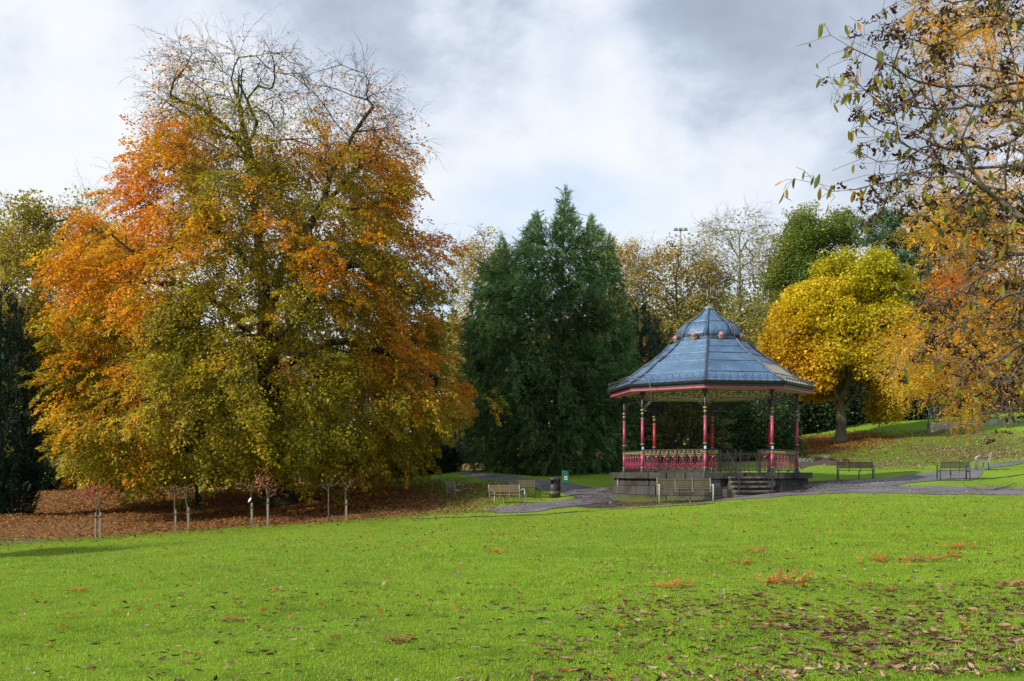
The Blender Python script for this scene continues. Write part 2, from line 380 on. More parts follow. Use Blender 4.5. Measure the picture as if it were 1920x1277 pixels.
for i in range(72):
    for k in range(8): fs.append((i * 9 + k, i * 9 + k + 1, ((i + 1) % 72) * 9 + k + 1, ((i + 1) % 72) * 9 + k))
props(meshobj('soil', mesh_np('soil', np.c_[vs, z], fs, M_SOIL, smooth=True)), kind='structure', label='bare mulch border around the bandstand base')
def clods(name, n, fn, mat, smin=.02, smax=.07):
    """loose mulch chips on soil"""
    P = []
    while len(P) < n:
        q = fn()
        if q: P.append(q)
    P = np.array(P); z = ground(P[:, 0], P[:, 1]) + .03
    T = np.array([[-.5, -.5, 0], [.5, -.4, .1], [.6, .5, .3], [-.4, .5, .2]]); r = np.random.default_rng(4)
    an = r.uniform(0, 6.28, n); s = r.uniform(smin, smax, n); c, sn = np.cos(an), np.sin(an); tz = r.uniform(-.6, 1.6, n)
    X = (T[None, :, 0] * c[:, None] - T[None, :, 1] * sn[:, None]) * s[:, None] + P[:, None, 0]
    Y = (T[None, :, 0] * sn[:, None] + T[None, :, 1] * c[:, None]) * s[:, None] + P[:, None, 1]
    Z = T[None, :, 2] * (s * tz)[:, None] + z[:, None]
    V = np.stack([X, Y, Z], -1); g = r.uniform(.5, 1.5, (n, 1)); pal = np.array([[.07, .045, .03], [.13, .08, .05], [.2, .12, .06], [.05, .035, .028]])
    return props(meshobj(name, mesh_np(name, V, np.arange(4 * n).reshape(-1, 4), mat, col=pal[r.integers(0, 4, n)] * g)), kind='stuff')
def _soilpt():
    th = R.uniform(0, 6.28); ro = 5.2 + 3.0 * max(0, math.cos(th + .12)) ** 14 + 1.8 * max(0, math.cos(th - math.radians(205))) ** 6
    r_ = R.uniform(4.5, ro); return (BC.x + r_ * math.cos(th), BC.y + r_ * math.sin(th))
clods('mulch_chips', 5000, _soilpt, M_LEAF)
# low edging boards along the path and lawn cuts
M_EDGE = worn('wet_edging_board', (0.02, 0.02, 0.016), (0.05, 0.05, 0.03), 3, 0.8)
def edging(pix, label, r=.024):
    P = [on(*p) for p in pix]; pts = []
    for p, q in zip(P, P[1:]):
        for k in range(5):
            m_ = p.lerp(q, k / 5); pts.append((m_.x, m_.y, gz(m_.x, m_.y) + .015 + R.uniform(-.012, .012)))
    pts.append(tuple(P[-1]))
    o = MB().tube(pts, r, 5).obj('lawn_edging', M_EDGE); props(o, label, 'lawn edging')
edging([(775, 974), (860, 971), (940, 969), (1010, 966), (1060, 962), (1150, 955), (1240, 951), (1340, 944)], 'long dark edging line between the main lawn and the bandstand path')
edging([(845, 946), (880, 942), (925, 937)], 'short dark edging behind the lone armchair seat on the left')
edging([(1800, 899), (1860, 898), (1925, 889)], 'dark edging of the grass wedge at the right between two paths')
# flower bed with silver plants
fb = wpoly([(1495, 871), (1500, 864), (1545, 861), (1590, 865), (1600, 868), (1560, 873), (1500, 880)])
cx_ = sum(p[0] for p in fb) / len(fb); cy_ = sum(p[1] for p in fb) / len(fb)
vs = [(cx_, cy_, gz(cx_, cy_) + .12)] + [(x, y, gz(x, y) + .02) for x, y in fb]
props(MB().add(vs, [(0, i + 1, (i + 1) % len(fb) + 1) for i in range(len(fb))]).obj('soil', M_SOIL), kind='structure', label='raised soil of the flower bed right of the bandstand')
# ================================================================== BANDSTAND
BS = thing('bandstand', 'octagonal Victorian bandstand with blue-grey domed metal roof and pink columns on a stone base', 'bandstand', BC)
TH0 = math.radians(-103.5)
def bv(r, k, z=0.0): a = TH0 + k * math.pi / 4; return Vector((r * math.cos(a), r * math.sin(a), z))
FZ = -0.05
def stonemat():
    m, t, b = bsdf('sooty_sandstone', (0.2, 0.18, 0.15), 0.9, spec=0.2)
    v = t.node('ShaderNodeNewGeometry').outputs['Position']
    n = t.noise(v, 1.1, 6, .65); n2 = t.noise(v, 5, 6, .7)
    mp = t.node('ShaderNodeMapping'); mp.inputs['Scale'].default_value = (5, 5, .7); t.link(v, mp.inputs[0]); n3 = t.noise(mp.outputs[0], 1.2, 5, .6)
    oi = t.node('ShaderNodeObjectInfo').outputs['Random']
    c = t.mix(t.ramp(n, .35, .65), (0.022, 0.021, 0.022, 1), (0.068, 0.062, 0.054, 1))
    c = t.mix(t.ramp(oi, 0, 1, 0, .55), c, (0.085, 0.085, 0.095, 1))
    c = t.mix(t.ramp(n3, .45, .7, 0, .75), c, (0.03, 0.028, 0.026, 1))
    sp = t.node('ShaderNodeSeparateXYZ'); t.link(v, sp.inputs[0])
    low = t.ramp(t.math('ADD', sp.outputs['Z'], t.math('MULTIPLY', n2, .5)), -.98, -.72, 1, 0)
    patch = t.ramp(n2, .56, .66, 0, .65)
    c = t.mix(t.math('MAXIMUM', t.math('MULTIPLY', low, .85), t.math('MULTIPLY', patch, .6)), c, (0.075, 0.095, 0.012, 1))
    t.link(c, b.inputs['Base Color']); bump(t, b, n2, .6, .03); return m
M_STONE = stonemat()
def wedge_block(k, u0, u1, ro, ri, z0, z1, gap=.004, name='stone', parent=None, mat=None):
    """one stone of an octagon course: u0..u1 along side k"""
    A, B = bv(1, k), bv(1, k + 1)
    L = (A - B).length; g = gap / L
    p0 = A.lerp(B, u0 + (g if u0 > 0 else 0)); p1 = A.lerp(B, u1 - (g if u1 < 1 else 0))
    jt = R.uniform(-.006, .006)
    poly = [(p0 * (ro + jt))[:2], (p1 * (ro + jt))[:2], (p1 * ri)[:2], (p0 * ri)[:2]]
    o = MB().prism(poly, z0, z1).obj(name, mat or M_STONE, parent or BS); return bevel(o, .010, 2)
# plinth core and floor
MB().prism([tuple(bv(4.12, k)[:2]) for k in range(8)], -2.4, FZ - .02).obj('core_wall', M_STONE, BS)
MB().prism([tuple(bv(4.0, k)[:2]) for k in range(8)], FZ - .018, FZ).obj('floor', M_CONC, BS)
for k in range(8):
    n = 4
    for j in range(n):
        wedge_block(k, j / n, (j + 1) / n, 4.50, 3.9, FZ - .25, FZ + .006, name='coping_stone')
    n = 4; offs = [0, .22, .5, .74, 1] if k % 2 else [0, .28, .52, .80, 1]
    for j in range(n): wedge_block(k, offs[j], offs[j + 1], 4.30, 4.0, FZ - .565, FZ - .262)
    for j in range(3): wedge_block(k, j / 3, (j + 1) / 3, 4.40, 4.0, FZ - .945, FZ - .577)
    for j in range(2): wedge_block(k, j / 2, (j + 1) / 2, 4.52, 4.0, FZ - 2.3, FZ - .957)
# plaques
fmid = lambda k, u, r, z: bv(1, k).lerp(bv(1, k + 1), u) * r + Vector((0, 0, z))
def plate(k, u, r, z, w_, h_, mat, name='plaque'):
    p = fmid(k, u, r, z); a = TH0 + (k + .5) * math.pi / 4
    o = MB().box((0, 0, 0), (w_, .03, h_)).obj(name, mat, BS, loc=p, rot=(0, 0, a + math.pi / 2)); return o
M_PLQ = worn('dark_slate_plaque', (0.05, 0.065, 0.085), (0.08, 0.09, 0.10), 10, 0.35)
plate(0, .13, 4.36, FZ - .43, .50, .30, M_PLQ)
plate(0, .86, 4.36, FZ - .45, .36, .24, worn('grey_notice', (.2, .2, .21), (.14, .14, .15), 8, .6), 'notice_plate')
plate(6, .25, 4.35, FZ - .43, .16, .34, worn('pale_notice', (.24, .26, .28), (.16, .17, .18), 30, .7), 'notice_plate')
# steps on the front right side
sa = TH0 + math.pi / 8; sdir = Vector((math.cos(sa), math.sin(sa), 0)); side = Vector((-sdir.y, sdir.x, 0)); apo = 4.50 * math.cos(math.pi / 8)
M_STEP = worn('worn_step_stone', (0.045, 0.042, 0.036), (0.12, 0.11, 0.09), 3, .85, bmp=.4)
for i in range(5):
    zt = FZ - .005 - .185 * (i + 1) + .03; d = apo + .16 + .27 * i
    wd = 1.55 + .05 * i
    c = sdir * (d - .17) + side * 0.08; c.z = zt - .045
    o = MB().box((0, 0, 0), (wd, .36, .09)).obj('step_tread', M_STEP, BS, loc=c, rot=(0, 0, sa + math.pi / 2)); bevel(o, .02, 3)
    c2 = sdir * (d - .22) + side * 0.08; c2.z = zt - .09 - .35
    MB().box((0, 0, 0), (wd - .06, .30, .69)).obj('step_riser', M_STONE, BS, loc=c2, rot=(0, 0, sa + math.pi / 2))
for sgn, o_ in ((-1, -.84), (1, .98)):      # low stone cheeks beside the steps
    c = sdir * (apo + .12) + side * (o_ + .03); c.z = FZ - 1.12
    o = MB().box((0, 0, 0), (.22, .55, .9)).obj('cheek_stone', M_STONE, BS, loc=c, rot=(0, 0, sa + math.pi / 2)); bevel(o, .02)
# handrails of the steps
for o_ in (-.62, .80):
    top = sdir * (apo - .35) + side * o_; bot = sdir * (apo + 1.02) + side * o_
    h = MB(); T = top + Vector((0, 0, FZ + .92)); B_ = bot + Vector((0, 0, FZ + .02))
    h.tube([T - sdir * .02 - Vector((0, 0, .9)), T, B_, B_ + sdir * .07 - Vector((0, 0, .12)), B_ - sdir * .02 - Vector((0, 0, .25)), B_ - sdir * .04 - Vector((0, 0, .95))], .023, 6)
    hr = h.obj('handrail', M_BLACK, BS)
    for q in (.18, .42, .66, .88):
        p = T.lerp(B_, q); MB().tube([p, p - Vector((0, 0, 1.0 + .06 * q))], .017, 5).obj('rail_bar', M_BLACK, hr)
# columns
def column(k):
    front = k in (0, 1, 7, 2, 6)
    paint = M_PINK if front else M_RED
    P = bv(3.83, k, FZ)
    col = MB().lathe([(.058, .15), (.058, .16), (.046, 2.8), (.05, 3.5)], n=12).obj('column', M_BLACK, BS, smooth=True, loc=P)
    MB().lathe([(.15, 0), (.15, .03), (.10, .06), (.085, .14), (.066, .21)], n=14).obj('column_base', M_BLACK, col, smooth=True)
    MB().lathe([(.066, .235), (.066, .86)], n=14).obj('painted_shaft', paint, col, smooth=True)
    MB().lathe([(.064, 1.27), (.060, 2.30)], n=14).obj('painted_shaft', paint, col, smooth=True)
    for z, r in ((.215, .080), (.885, .085), (1.225, .085), (2.335, .070)):
        MB().lathe([(.05, -.03), (r, -.018), (r + .012, 0), (r, .018), (.05, .03)], (0, 0, z), 14).obj('gold_ring', M_GOLD, col, smooth=True)
    for z, r in ((2.55, .075), (2.70, .092)):
        MB().lathe([(.045, -.04), (r * .8, -.03), (r, 0), (r * .8, .03), (.045, .045)], (0, 0, z), 14).obj('gold_bulb', M_GOLD, col, smooth=True)
    MB().lathe([(.05, 3.2), (.07, 3.27), (.065, 3.33), (.11, 3.46), (.13, 3.49)], n=12).obj('capital', M_BLACK, col, smooth=True)
    if k in (0, 1, 7):
        a = math.radians(-90) + R.uniform(-.3, .3); 
        MB().box((.055 * math.cos(a), .055 * math.sin(a), 1.05), (.09, .012, .12), rz=a + math.pi / 2).obj('blue_sticker' if k else 'blue_sticker', M_BLUE, col)
    return col
for k in range(8): column(k)
# ironwork units
def spiral(cx, cz, r0, turns, a0, dirn=1, n=14, y=0.0):
    return [(cx + r0 * (1 - .8 * i / n) * math.cos(a0 + dirn * turns * 6.283 * i / n), y, cz + r0 * (1 - .8 * i / n) * math.sin(a0 + dirn * turns * 6.283 * i / n)) for i in range(n + 1)]
W8 = .385
def m_pink():
    b = MB()
    for s in (-1, 1):
        b.tube([(0, 0, .17), (s * .09, 0, .18), (s * .15, 0, .27), (s * .14, 0, .36), (s * .07, 0, .47), (s * .055, 0, .52), (s * .09, 0, .565), (s * .045, 0, .60)], .008, 4)
        b.tube([(s * .02, 0, .24), (s * .09, 0, .27), (s * .08, 0, .35), (s * .03, 0, .38), (0, 0, .46)], .006, 4)
    b.tube([(-.12, 0, .42), (0, 0, .30), (.12, 0, .42)], .006, 4)
    return b.mesh('pink_scroll', M_PINK)
def m_ball():
    return MB().lathe([(.008, -.045), (.03, -.03), (.040, 0), (.028, .03), (.006, .05)], (0, 0, .655), 8).mesh('pink_bud', M_PINK)
def m_gold():
    b = MB()
    b.tube(spiral(-.10, .875, .058, 1.2, math.pi, -1, 12), .010, 4); b.tube(spiral(.09, .875, .058, 1.2, 0, 1, 12), .010, 4)
    b.tube([(-.155, 0, .865), (-.12, 0, .80), (0, 0, .79), (.10, 0, .80), (.15, 0, .865)], .010, 4); b.tube([(-.04, 0, .92), (0, 0, .83), (.05, 0, .92)], .008, 4)
    return b.mesh('gold_scroll', M_GOLD)
def m_gold2():
    b = MB(); b.tube([(-.10, 0, .72), (-.03, 0, .69), (0, 0, .73), (.03, 0, .69), (.10, 0, .72)], .010, 4); return b.mesh('gold_leaf_bar', M_GOLD)
def m_bal():
    return MB().tube([(0, 0, .05), (0, 0, .76)], .012, 4).mesh('baluster', M_BLACK)
PK, BALL, GS, GS2, BAL = m_pink(), m_ball(), m_gold(), m_gold2(), m_bal()
def railing(p, q, units, name='railing_panel'):
    d = q - p; L = d.length; a = math.atan2(d.y, d.x)
    b = MB()
    for z, h in ((.965, .035), (.765, .025), (.10, .025)): b.box((L / 2, 0, z), (L, .035, h))
    nleg = max(2, int(L / .75))
    for i in range(1, nleg): b.box((L * i / nleg, 0, .05), (.03, .03, .10))
    for x in (.03, L - .03): b.box((x, 0, .48), (.035, .035, .96))
    pn = b.obj(name, M_BLACK, BS, loc=p, rot=(0, 0, a))
    u = L / units
    for i in range(units):
        x = u * (i + .5)
        for nm, me in (('pink_scroll', PK), ('pink_bud', BALL), ('gold_scroll', GS), ('gold_leaf_bar', GS2)):
            meshobj(nm, me, None, pn, (x, 0, 0)).scale = (u / .385, 1, 1)
        meshobj('baluster', BAL, None, pn, (x, .012, 0)); meshobj('baluster', BAL, None, pn, (x + u / 2, .012, 0))
    return pn
for k in range(1, 8):
    A, B_ = bv(3.83, k, FZ), bv(3.83, k + 1, FZ); e_ = (B_ - A).normalized() * .07
    railing(A + e_, B_ - e_, 7)
A, B_ = bv(3.83, 0, FZ), bv(3.83, 1, FZ); dn = (B_ - A).normalized()
railing(A + dn * .07, A + dn * .62, 1); railing(B_ - dn * .55, B_ - dn * .07, 1)
def gate(p, q):
    d = q - p; L = d.length; a = math.atan2(d.y, d.x); b = MB()
    for z in (.78, .12): b.box((L / 2, 0, z), (L, .03, .03))
    for x in (.02, L - .02): b.box((x, 0, .48), (.045, .045, .98))
    g = b.obj('gate', M_BLACK, BS, loc=p, rot=(0, 0, a))
    for i in range(1, 6): MB().tube([(L * i / 6, 0, .12), (L * i / 6, 0, .78)], .011, 4).obj('gate_bar', M_BLACK, g)
gate(A + dn * .66, A + dn * 1.42 - sdir * .16); gate(B_ - dn * .60, B_ - dn * 1.34 - sdir * .20)
# spandrel scrollwork below the eaves
def frieze(k):
    A, B_ = bv(3.83, k, FZ), bv(3.83, k + 1, FZ); d = B_ - A; L = d.length; a = math.atan2(d.y, d.x)
    b = MB(); zt, zb = 3.44, 2.98
    b.tube([(.05, 0, zt), (L - .05, 0, zt)], .014, 4)
    arc = [(L * i / 16, 0, 2.72 + .42 * math.sin(math.pi * i / 16) ** .35) for i in range(17)]
    arc[0] = (.05, 0, 2.68); arc[-1] = (L - .05, 0, 2.68)
    b.tube(arc, .016, 4)
    for s, x0 in ((1, 0), (-1, L)):
        b.tube(spiral(x0 + s * .22, 3.17, .135, 1.5, 0, s, 18), .019, 4)
        b.tube(spiral(x0 + s * .20, 2.90, .085, 1.4, 1, -s, 14), .016, 4)
        b.tube(spiral(x0 + s * .48, 3.22, .09, 1.3, 2, -s, 14), .015, 4)
        b.tube(spiral(x0 + s * .52, 3.36, .06, 1.2, 2, s, 12), .014, 4)
        b.tube(spiral(x0 + s * .36, 3.37, .06, 1.2, 0, -s, 12), .014, 4)
        b.tube([(x0 + s * .3, 0, 3.05), (x0 + s * .6, 0, 3.18), (x0 + s * .95, 0, 3.16)], .009, 4)
    for i in range(5):
        x = L * (.34 + .32 * i / 4); b.tube([(x - .10, 0, 3.22), (x - .03, 0, 3.25), (x, 0, 3.14)], .009, 4)
    b.tube([(L * .3, 0, 3.25), (L * .7, 0, 3.25)], .009, 4)
    for s in (-1, 1):
        b.tube(spiral(L / 2 + s * .09, 3.34, .08, 1.4, math.pi / 2, s, 14), .016, 4); b.tube(spiral(L / 2 + s * .24, 3.31, .055, 1.3, 0, -s, 12), .014, 4)
    b.tube([(L / 2, 0, 3.24), (L / 2, 0, 3.44)], .01, 4)
    for s, x0 in ((1, 0), (-1, L)):
        for dx, z_, r_, a_ in ((.13, 3.34, .07, 1), (.70, 3.30, .075, 0), (.86, 3.36, .05, 2), (.72, 3.10, .06, 1), (.36, 3.00, .07, 2), (1.02, 3.28, .06, 0), (.98, 3.38, .04, 0)): b.tube(spiral(x0 + s * dx, z_, r_, 1.4, a_, s, 12), .014, 4)
    b.obj('iron_frieze', M_BLACK, BS, loc=A, rot=(0, 0, a))
for k in range(8): frieze(k)
# roof
M_LEAD, t, b = bsdf('blue_grey_metal_sheet', (.12, .19, .29), .5, .15, .5)
v = coords(t); mp = t.node('ShaderNodeMapping'); mp.inputs['Scale'].default_value = (5, 5, .5); t.link(v, mp.inputs[0])
st = t.noise(mp.outputs[0], 2.2, 6, .65); n = t.noise(v, .9, 4, .5)
oi = t.node('ShaderNodeObjectInfo').outputs['Random']
c = t.mix(t.ramp(st, .42, .68), (.060, .135, .26, 1), (.12, .21, .34, 1)); c = t.mix(t.ramp(n, .45, .7, 0, .6), c, (.032, .07, .14, 1))
c = t.mix(t.math('MULTIPLY', oi, .25), c, (.13, .18, .26, 1))
rust = t.math('MULTIPLY', t.ramp(t.noise(mp.outputs[0], 4, 3, .6), .68, .76), .6); c = t.mix(rust, c, (.20, .11, .06, 1))
t.link(c, b.inputs['Base Color']); t.link(t.ramp(st, .3, .7, .38, .6), b.inputs['Roughness']); bump(t, b, n, .25, .03)
M_SKYRUST = worn('sky_sheen_rusty_sheet', (.46, .43, .38), (.36, .29, .22), 2.2, .6, .2, stretch=(4, 4, .6))  # bright sky reflection painted in as a whitish base, with rusty tan streaks
M_RIB = worn('blue_rib_paint', (.08, .11, .15), (.04, .055, .08), 5, .45, .3)
PROF = [(4.55, 3.70), (4.15, 3.86), (3.45, 4.36), (2.92, 4.80), (2.42, 5.18), (1.62, 5.80)]
PROF = [(4.56, 3.69), (3.72, 4.17), (3.03, 4.70), (2.42, 5.11), (2.03, 5.43), (1.72, 5.76)]
roof = MB().prism([tuple(bv(4.42, k)[:2]) for k in range(8)], 3.44, 3.475).obj('ceiling', M_CREAM, BS)
bm_ = MB()
for k in range(8):      # ceiling boards
    for q in (1.2, 2.2, 3.1, 4.3):
        p0, p1 = bv(q, k, 3.425), bv(q, k + 1, 3.425); bm_.tube([p0, p1], .02, 4)
bm_.obj('ceiling_batten', M_CREAM, BS)
def ringpart(name, ro, ri, z0, z1, mat, ro2=None):
    b = MB(); ro2 = ro2 or ro
    for k in range(8):
        P = [bv(ro, k, z0), bv(ro, k + 1, z0), bv(ri, k + 1, z0), bv(ri, k, z0), bv(ro2, k, z1), bv(ro2, k + 1, z1), bv(ri, k + 1, z1), bv(ri, k, z1)]
        b.add(P, [(0, 3, 2, 1), (4, 5, 6, 7), (0, 1, 5, 4), (3, 7, 6, 2)])
    return b.obj(name, mat, BS)
ringpart('pink_trim', 4.47, 4.30, 3.43, 3.515, M_PINK)
ringpart('fascia', 4.50, 4.20, 3.519, 3.62, M_BLACK)
ringpart('gutter', 4.62, 4.35, 3.624, 3.72, M_BLACK, 4.66)
roof = MB().prism([tuple(bv(1.9, k)[:2]) for k in range(8)], 5.2, 5.55).obj('roof', M_BLACK, BS)
def subprof(P, i, j=None):
    return P[i]
for k in range(8):
    for i in range(len(PROF) - 1):
        (r0, z0), (r1, z1) = PROF[i], PROF[i + 1]
        u = .012
        a0, a1 = bv(r0, k, z0), bv(r0, k + 1, z0); b0, b1 = bv(r1, k, z1), bv(r1, k + 1, z1)
        a0, a1 = a0.lerp(a1, u), a1.lerp(a0, u); b0, b1 = b0.lerp(b1, u), b1.lerp(b0, u)
        nrm = (a1 - a0).cross(b0 - a0).normalized()
        if nrm.z < 0: nrm = -nrm
        # sag bow in the sheet
        g = 4; vs = []
        for s_ in (0, -.03):
            for vv in range(g + 1):
                for uu in range(g + 1):
                    U_, V_ = uu / g, vv / g
                    p = a0.lerp(a1, U_).lerp(b0.lerp(b1, U_), V_)
                    vs.append(p + nrm * (s_ + (.02 if i % 2 else .012) - .06 * V_ * (1 - V_) + (0.018 * math.sin(U_ * 9 + k) * U_ * (1 - U_) * 2)))
        f = []; n1_ = (g + 1) ** 2
        for vv in range(g):
            for uu in range(g):
                q = vv * (g + 1) + uu; f.append((q, q + 1, q + g + 2, q + g + 1)); f.append((n1_ + q, n1_ + q + g + 1, n1_ + q + g + 2, n1_ + q + 1))
        rim = [x for x in range(g)] + [g + (g + 1) * y for y in range(g)] + [n1_ - 1 - x for x in range(g)] + [(g + 1) * (g - y) for y in range(g)]
        for q in range(len(rim)): f.append((rim[q], rim[q - 1], n1_ + rim[q - 1], n1_ + rim[q]))
        white = (k == 1 and i in (1, 0))  # lower sheets of the right face carry the sky's reflection in their colour
        MB().add(vs, f).obj('roof_sheet', M_SKYRUST if white else M_LEAD, roof)
        if i: MB().tube([a0 + nrm * .025, a1 + nrm * .025], .018, 4).obj('seam', M_RIB, roof)
    MB().tube([bv(r + .015, k, z + .03) for r, z in PROF], .045, 6).obj('rib', M_RIB, roof)
# neck and onion dome
dome = ringpart('dome_neck', 1.50, .6, 5.70, 5.95, M_LEAD)
ringpart('neck_ledge', 1.70, 1.2, 5.74, 5.79, M_BLACK)
DP = [(1.50, 5.95), (1.46, 6.15), (1.33, 6.42), (1.10, 6.66), (.78, 6.85), (.52, 7.0), (.35, 7.17), (.22, 7.34)]
def dome_side(k, P):
    vs = []; f = []; g = 4
    for r, z in P:
        for uu in range(g + 1):
            p = bv(r, k, z).lerp(bv(r, k + 1, z), .01 + .98 * uu / g); vs.append(p)
    for i in range(len(P) - 1):
        for uu in range(g): q = i * (g + 1) + uu; f.append((q, q + 1, q + g + 2, q + g + 1))
    o = MB().add(vs, f).obj('dome_sheet', M_LEAD, dome, smooth=True)
    s = o.modifiers.new('thick', 'SOLIDIFY'); s.thickness = .02
for k in range(8):
    dome_side(k, DP[:4]); dome_side(k, [(DP[3][0] + .01, DP[3][1] - .02)] + DP[4:])
    MB().tube([bv(r + .012, k, z + .008) for r, z in DP], .03, 6).obj('dome_rib', M_RIB, dome, smooth=True)
    MB().tube([bv(DP[3][0] + .01, k, DP[3][1]), bv(DP[3][0] + .01, k + 1, DP[3][1])], .01, 4).obj('dome_seam', M_RIB, dome)
MB().lathe([(.20, 7.30), (.27, 7.33), (.24, 7.37), (.16, 7.45), (.06, 7.49), (.03, 7.6)], n=12).obj('finial', M_STEEL, BS, smooth=True)
# weather vane with its letters
M_VANE = worn('aged_vane_paint', (.34, .34, .30), (.22, .22, .19), 20, .6)
vane = MB().tube([(0, 0, 7.45), (0, 0, 8.45)], .016, 5).tube([(-.30, 0, 8.12), (.30, 0, 8.12)], .014, 4).tube([(0, -.32, 8.12), (0, .32, 8.12)], .014, 4).obj('weather_vane', M_BLACK, BS)
LET = {'S': [(.06, .11), (.02, .14), (-.05, .13), (-.06, .07), (.05, -.03), (.06, -.09), (0, -.14), (-.07, -.11)], 'N': [(-.06, -.13), (-.06, .13), (.06, -.13), (.06, .13)],
       'E': [(.06, .13), (-.06, .13), (-.06, -.13), (.06, -.13)], 'W': [(-.08, .13), (-.04, -.13), (0, .05), (.04, -.13), (.08, .13)]}
for ch, x, y in (('S', -.39, 0), ('N', .40, 0), ('E', 0, -.36), ('W', 0, .36)):
    q = [(x + (a if x else 0), y + (a if y else 0), 8.12 + z) for a, z in LET[ch]]
    mb = MB().tube(q, .017, 4)
    if ch == 'E': mb.tube([(0, y - .06, 8.12), (0, y + .04, 8.12)], .017, 4)
    mb.obj('letter', M_VANE, vane)
MB().tube([(-.18, .02, 8.38), (.22, -.02, 8.38)], .012, 4).add([(-.18, .02, 8.30), (-.34, .04, 8.30), (-.34, .04, 8.46), (-.18, .02, 8.46), (-.18, .03, 8.30), (-.34, .05, 8.30), (-.34, .05, 8.46), (-.18, .03, 8.46)], [(0, 1, 2, 3), (7, 6, 5, 4), (0, 4, 5, 1), (1, 5, 6, 2), (2, 6, 7, 3), (3, 7, 4, 0)]).obj('vane_arrow', M_BLACK, vane)
# ring of ironwork round the dome with pink buds
def ringlet(k):
    A, B_ = bv(1.62, k, 5.82), bv(1.62, k + 1, 5.82); d = B_ - A; L = d.length; a = math.atan2(d.y, d.x); b = MB()
    b.tube([(0, 0, .34), (L, 0, .34)], .010, 4); b.tube([(0, 0, .02), (L, 0, .02)], .012, 4); b.tube([(0, 0, -.06), (0, 0, .48)], .013, 4)
    for x in (.22, .42, .80, 1.0):
        x = x * L / 1.24; b.tube(spiral(x, .18, .12, 1.3, 0, 1 if x < L / 2 else -1, 12), .010, 4); b.tube([(x + .1, 0, .02), (x + .1, 0, .36)], .009, 4)
    for x in (.1, .3, .9, 1.1): b.tube(spiral(x * L / 1.24, .39, .04, 1, 0, 1, 6), .008, 4)
    o = b.obj('dome_cresting', M_BLACK, BS, loc=A, rot=(0, 0, a))
    MB().lathe([(.02, -.10), (.08, -.09), (.125, -.04), (.12, .04), (.08, .10), (.03, .12), (.01, .14)], (L / 2, -.06, .17), 12).obj('pink_flower', worn('pale_pink_flower_paint', (.36, .14, .20), (.28, .13, .16), 9, .5) if k == 0 else bpy.data.materials['pale_pink_flower_paint'], o, smooth=True)
    MB().tube([(L / 2 - .14, -.06, .02), (L / 2 - .17, -.09, .12), (L / 2 - .08, -.12, .04), (L / 2, -.17, .08), (L / 2 + .08, -.12, .04), (L / 2 + .17, -.09, .12), (L / 2 + .14, -.06, .02), (L / 2, -.13, -.01), (L / 2 - .14, -.06, .02)], .018, 5).obj('petal_rim', worn('cream_petal_paint', (.36, .29, .17), (.28, .20, .11), 9, .5) if k == 0 else bpy.data.materials['cream_petal_paint'], o, smooth=True)
    MB().lathe([(.005, -.035), (.03, -.01), (.03, .012), (.004, .035)], (L / 2, -.21, .17), 8).obj('flower_centre', bpy.data.materials['cream_petal_paint'], o, smooth=True)
    MB().lathe([(.005, -.03), (.03, 0), (.004, .03)], (L / 2, 0, .50), 6).obj('pink_knob', M_PINK, o, smooth=True)
for k in range(8): ringlet(k)
# cresting along the eaves
def cresting_unit():
    b = MB().tube([(0, 0, 0), (0, 0, .27)], .011, 4)
    b.tube(spiral(-.09, .15, .055, 1.25, -.5, 1, 10), .009, 4).tube(spiral(.09, .15, .055, 1.25, math.pi + .5, -1, 10), .009, 4)
    b.tube([(-.14, 0, .02), (-.05, 0, .05), (0, 0, .02), (.05, 0, .05), (.14, 0, .02)], .010, 4)
    b.lathe([(.004, .27), (.018, .285), (.003, .33)], n=5)
    return b.mesh('crest_scroll', M_BLACK)
CU = cresting_unit()
for k in range(8):
    A, B_ = bv(4.58, k, 3.70), bv(4.58, k + 1, 3.70); d = B_ - A; L = d.length; a = math.atan2(d.y, d.x)
    cr_ = MB().tube([(0, 0, .235), (L, 0, .235)], .007, 4).tube([(0, 0, .03), (L, 0, .03)], .010, 4).obj('eave_cresting', M_BLACK, BS, loc=A, rot=(0, 0, a))
    for i in range(11): meshobj('crest_scroll', CU, None, cr_, (L * (i + .5) / 11, 0, 0))
# loose hose hanging over the front left eave
Hh = thing('loose_cable', 'pale loose cable drooping over the left front eave of the bandstand', 'cable', BC)
p = bv(4.62, 7, 3.75).lerp(bv(4.62, 8, 3.75), .03); dd = (bv(4.62, 8) - bv(4.62, 7)).normalized(); od = Vector((-.3, -1, 0)).normalized()
MB().tube([p - dd * .55 + Vector((0, 0, .18)), p - dd * .1 + Vector((0, 0, .30)), p + dd * .35 + Vector((0, 0, .20)) + od * .05, p + dd * .75 + Vector((0, 0, .08)) + od * .1, p + dd * .98 + Vector((0, 0, -.06)) + od * .25, p + dd * 1.04 + Vector((0, 0, -.45)) + od * .2, p + dd * 1.03 + Vector((0, 0, -.85)) + od * .1], [.008, .010, .011, .011, .012, .012, .010], 6).obj('hose', worn('pale_cable', (.20, .15, .14), (.10, .08, .075), 5, .6), Hh, smooth=True)

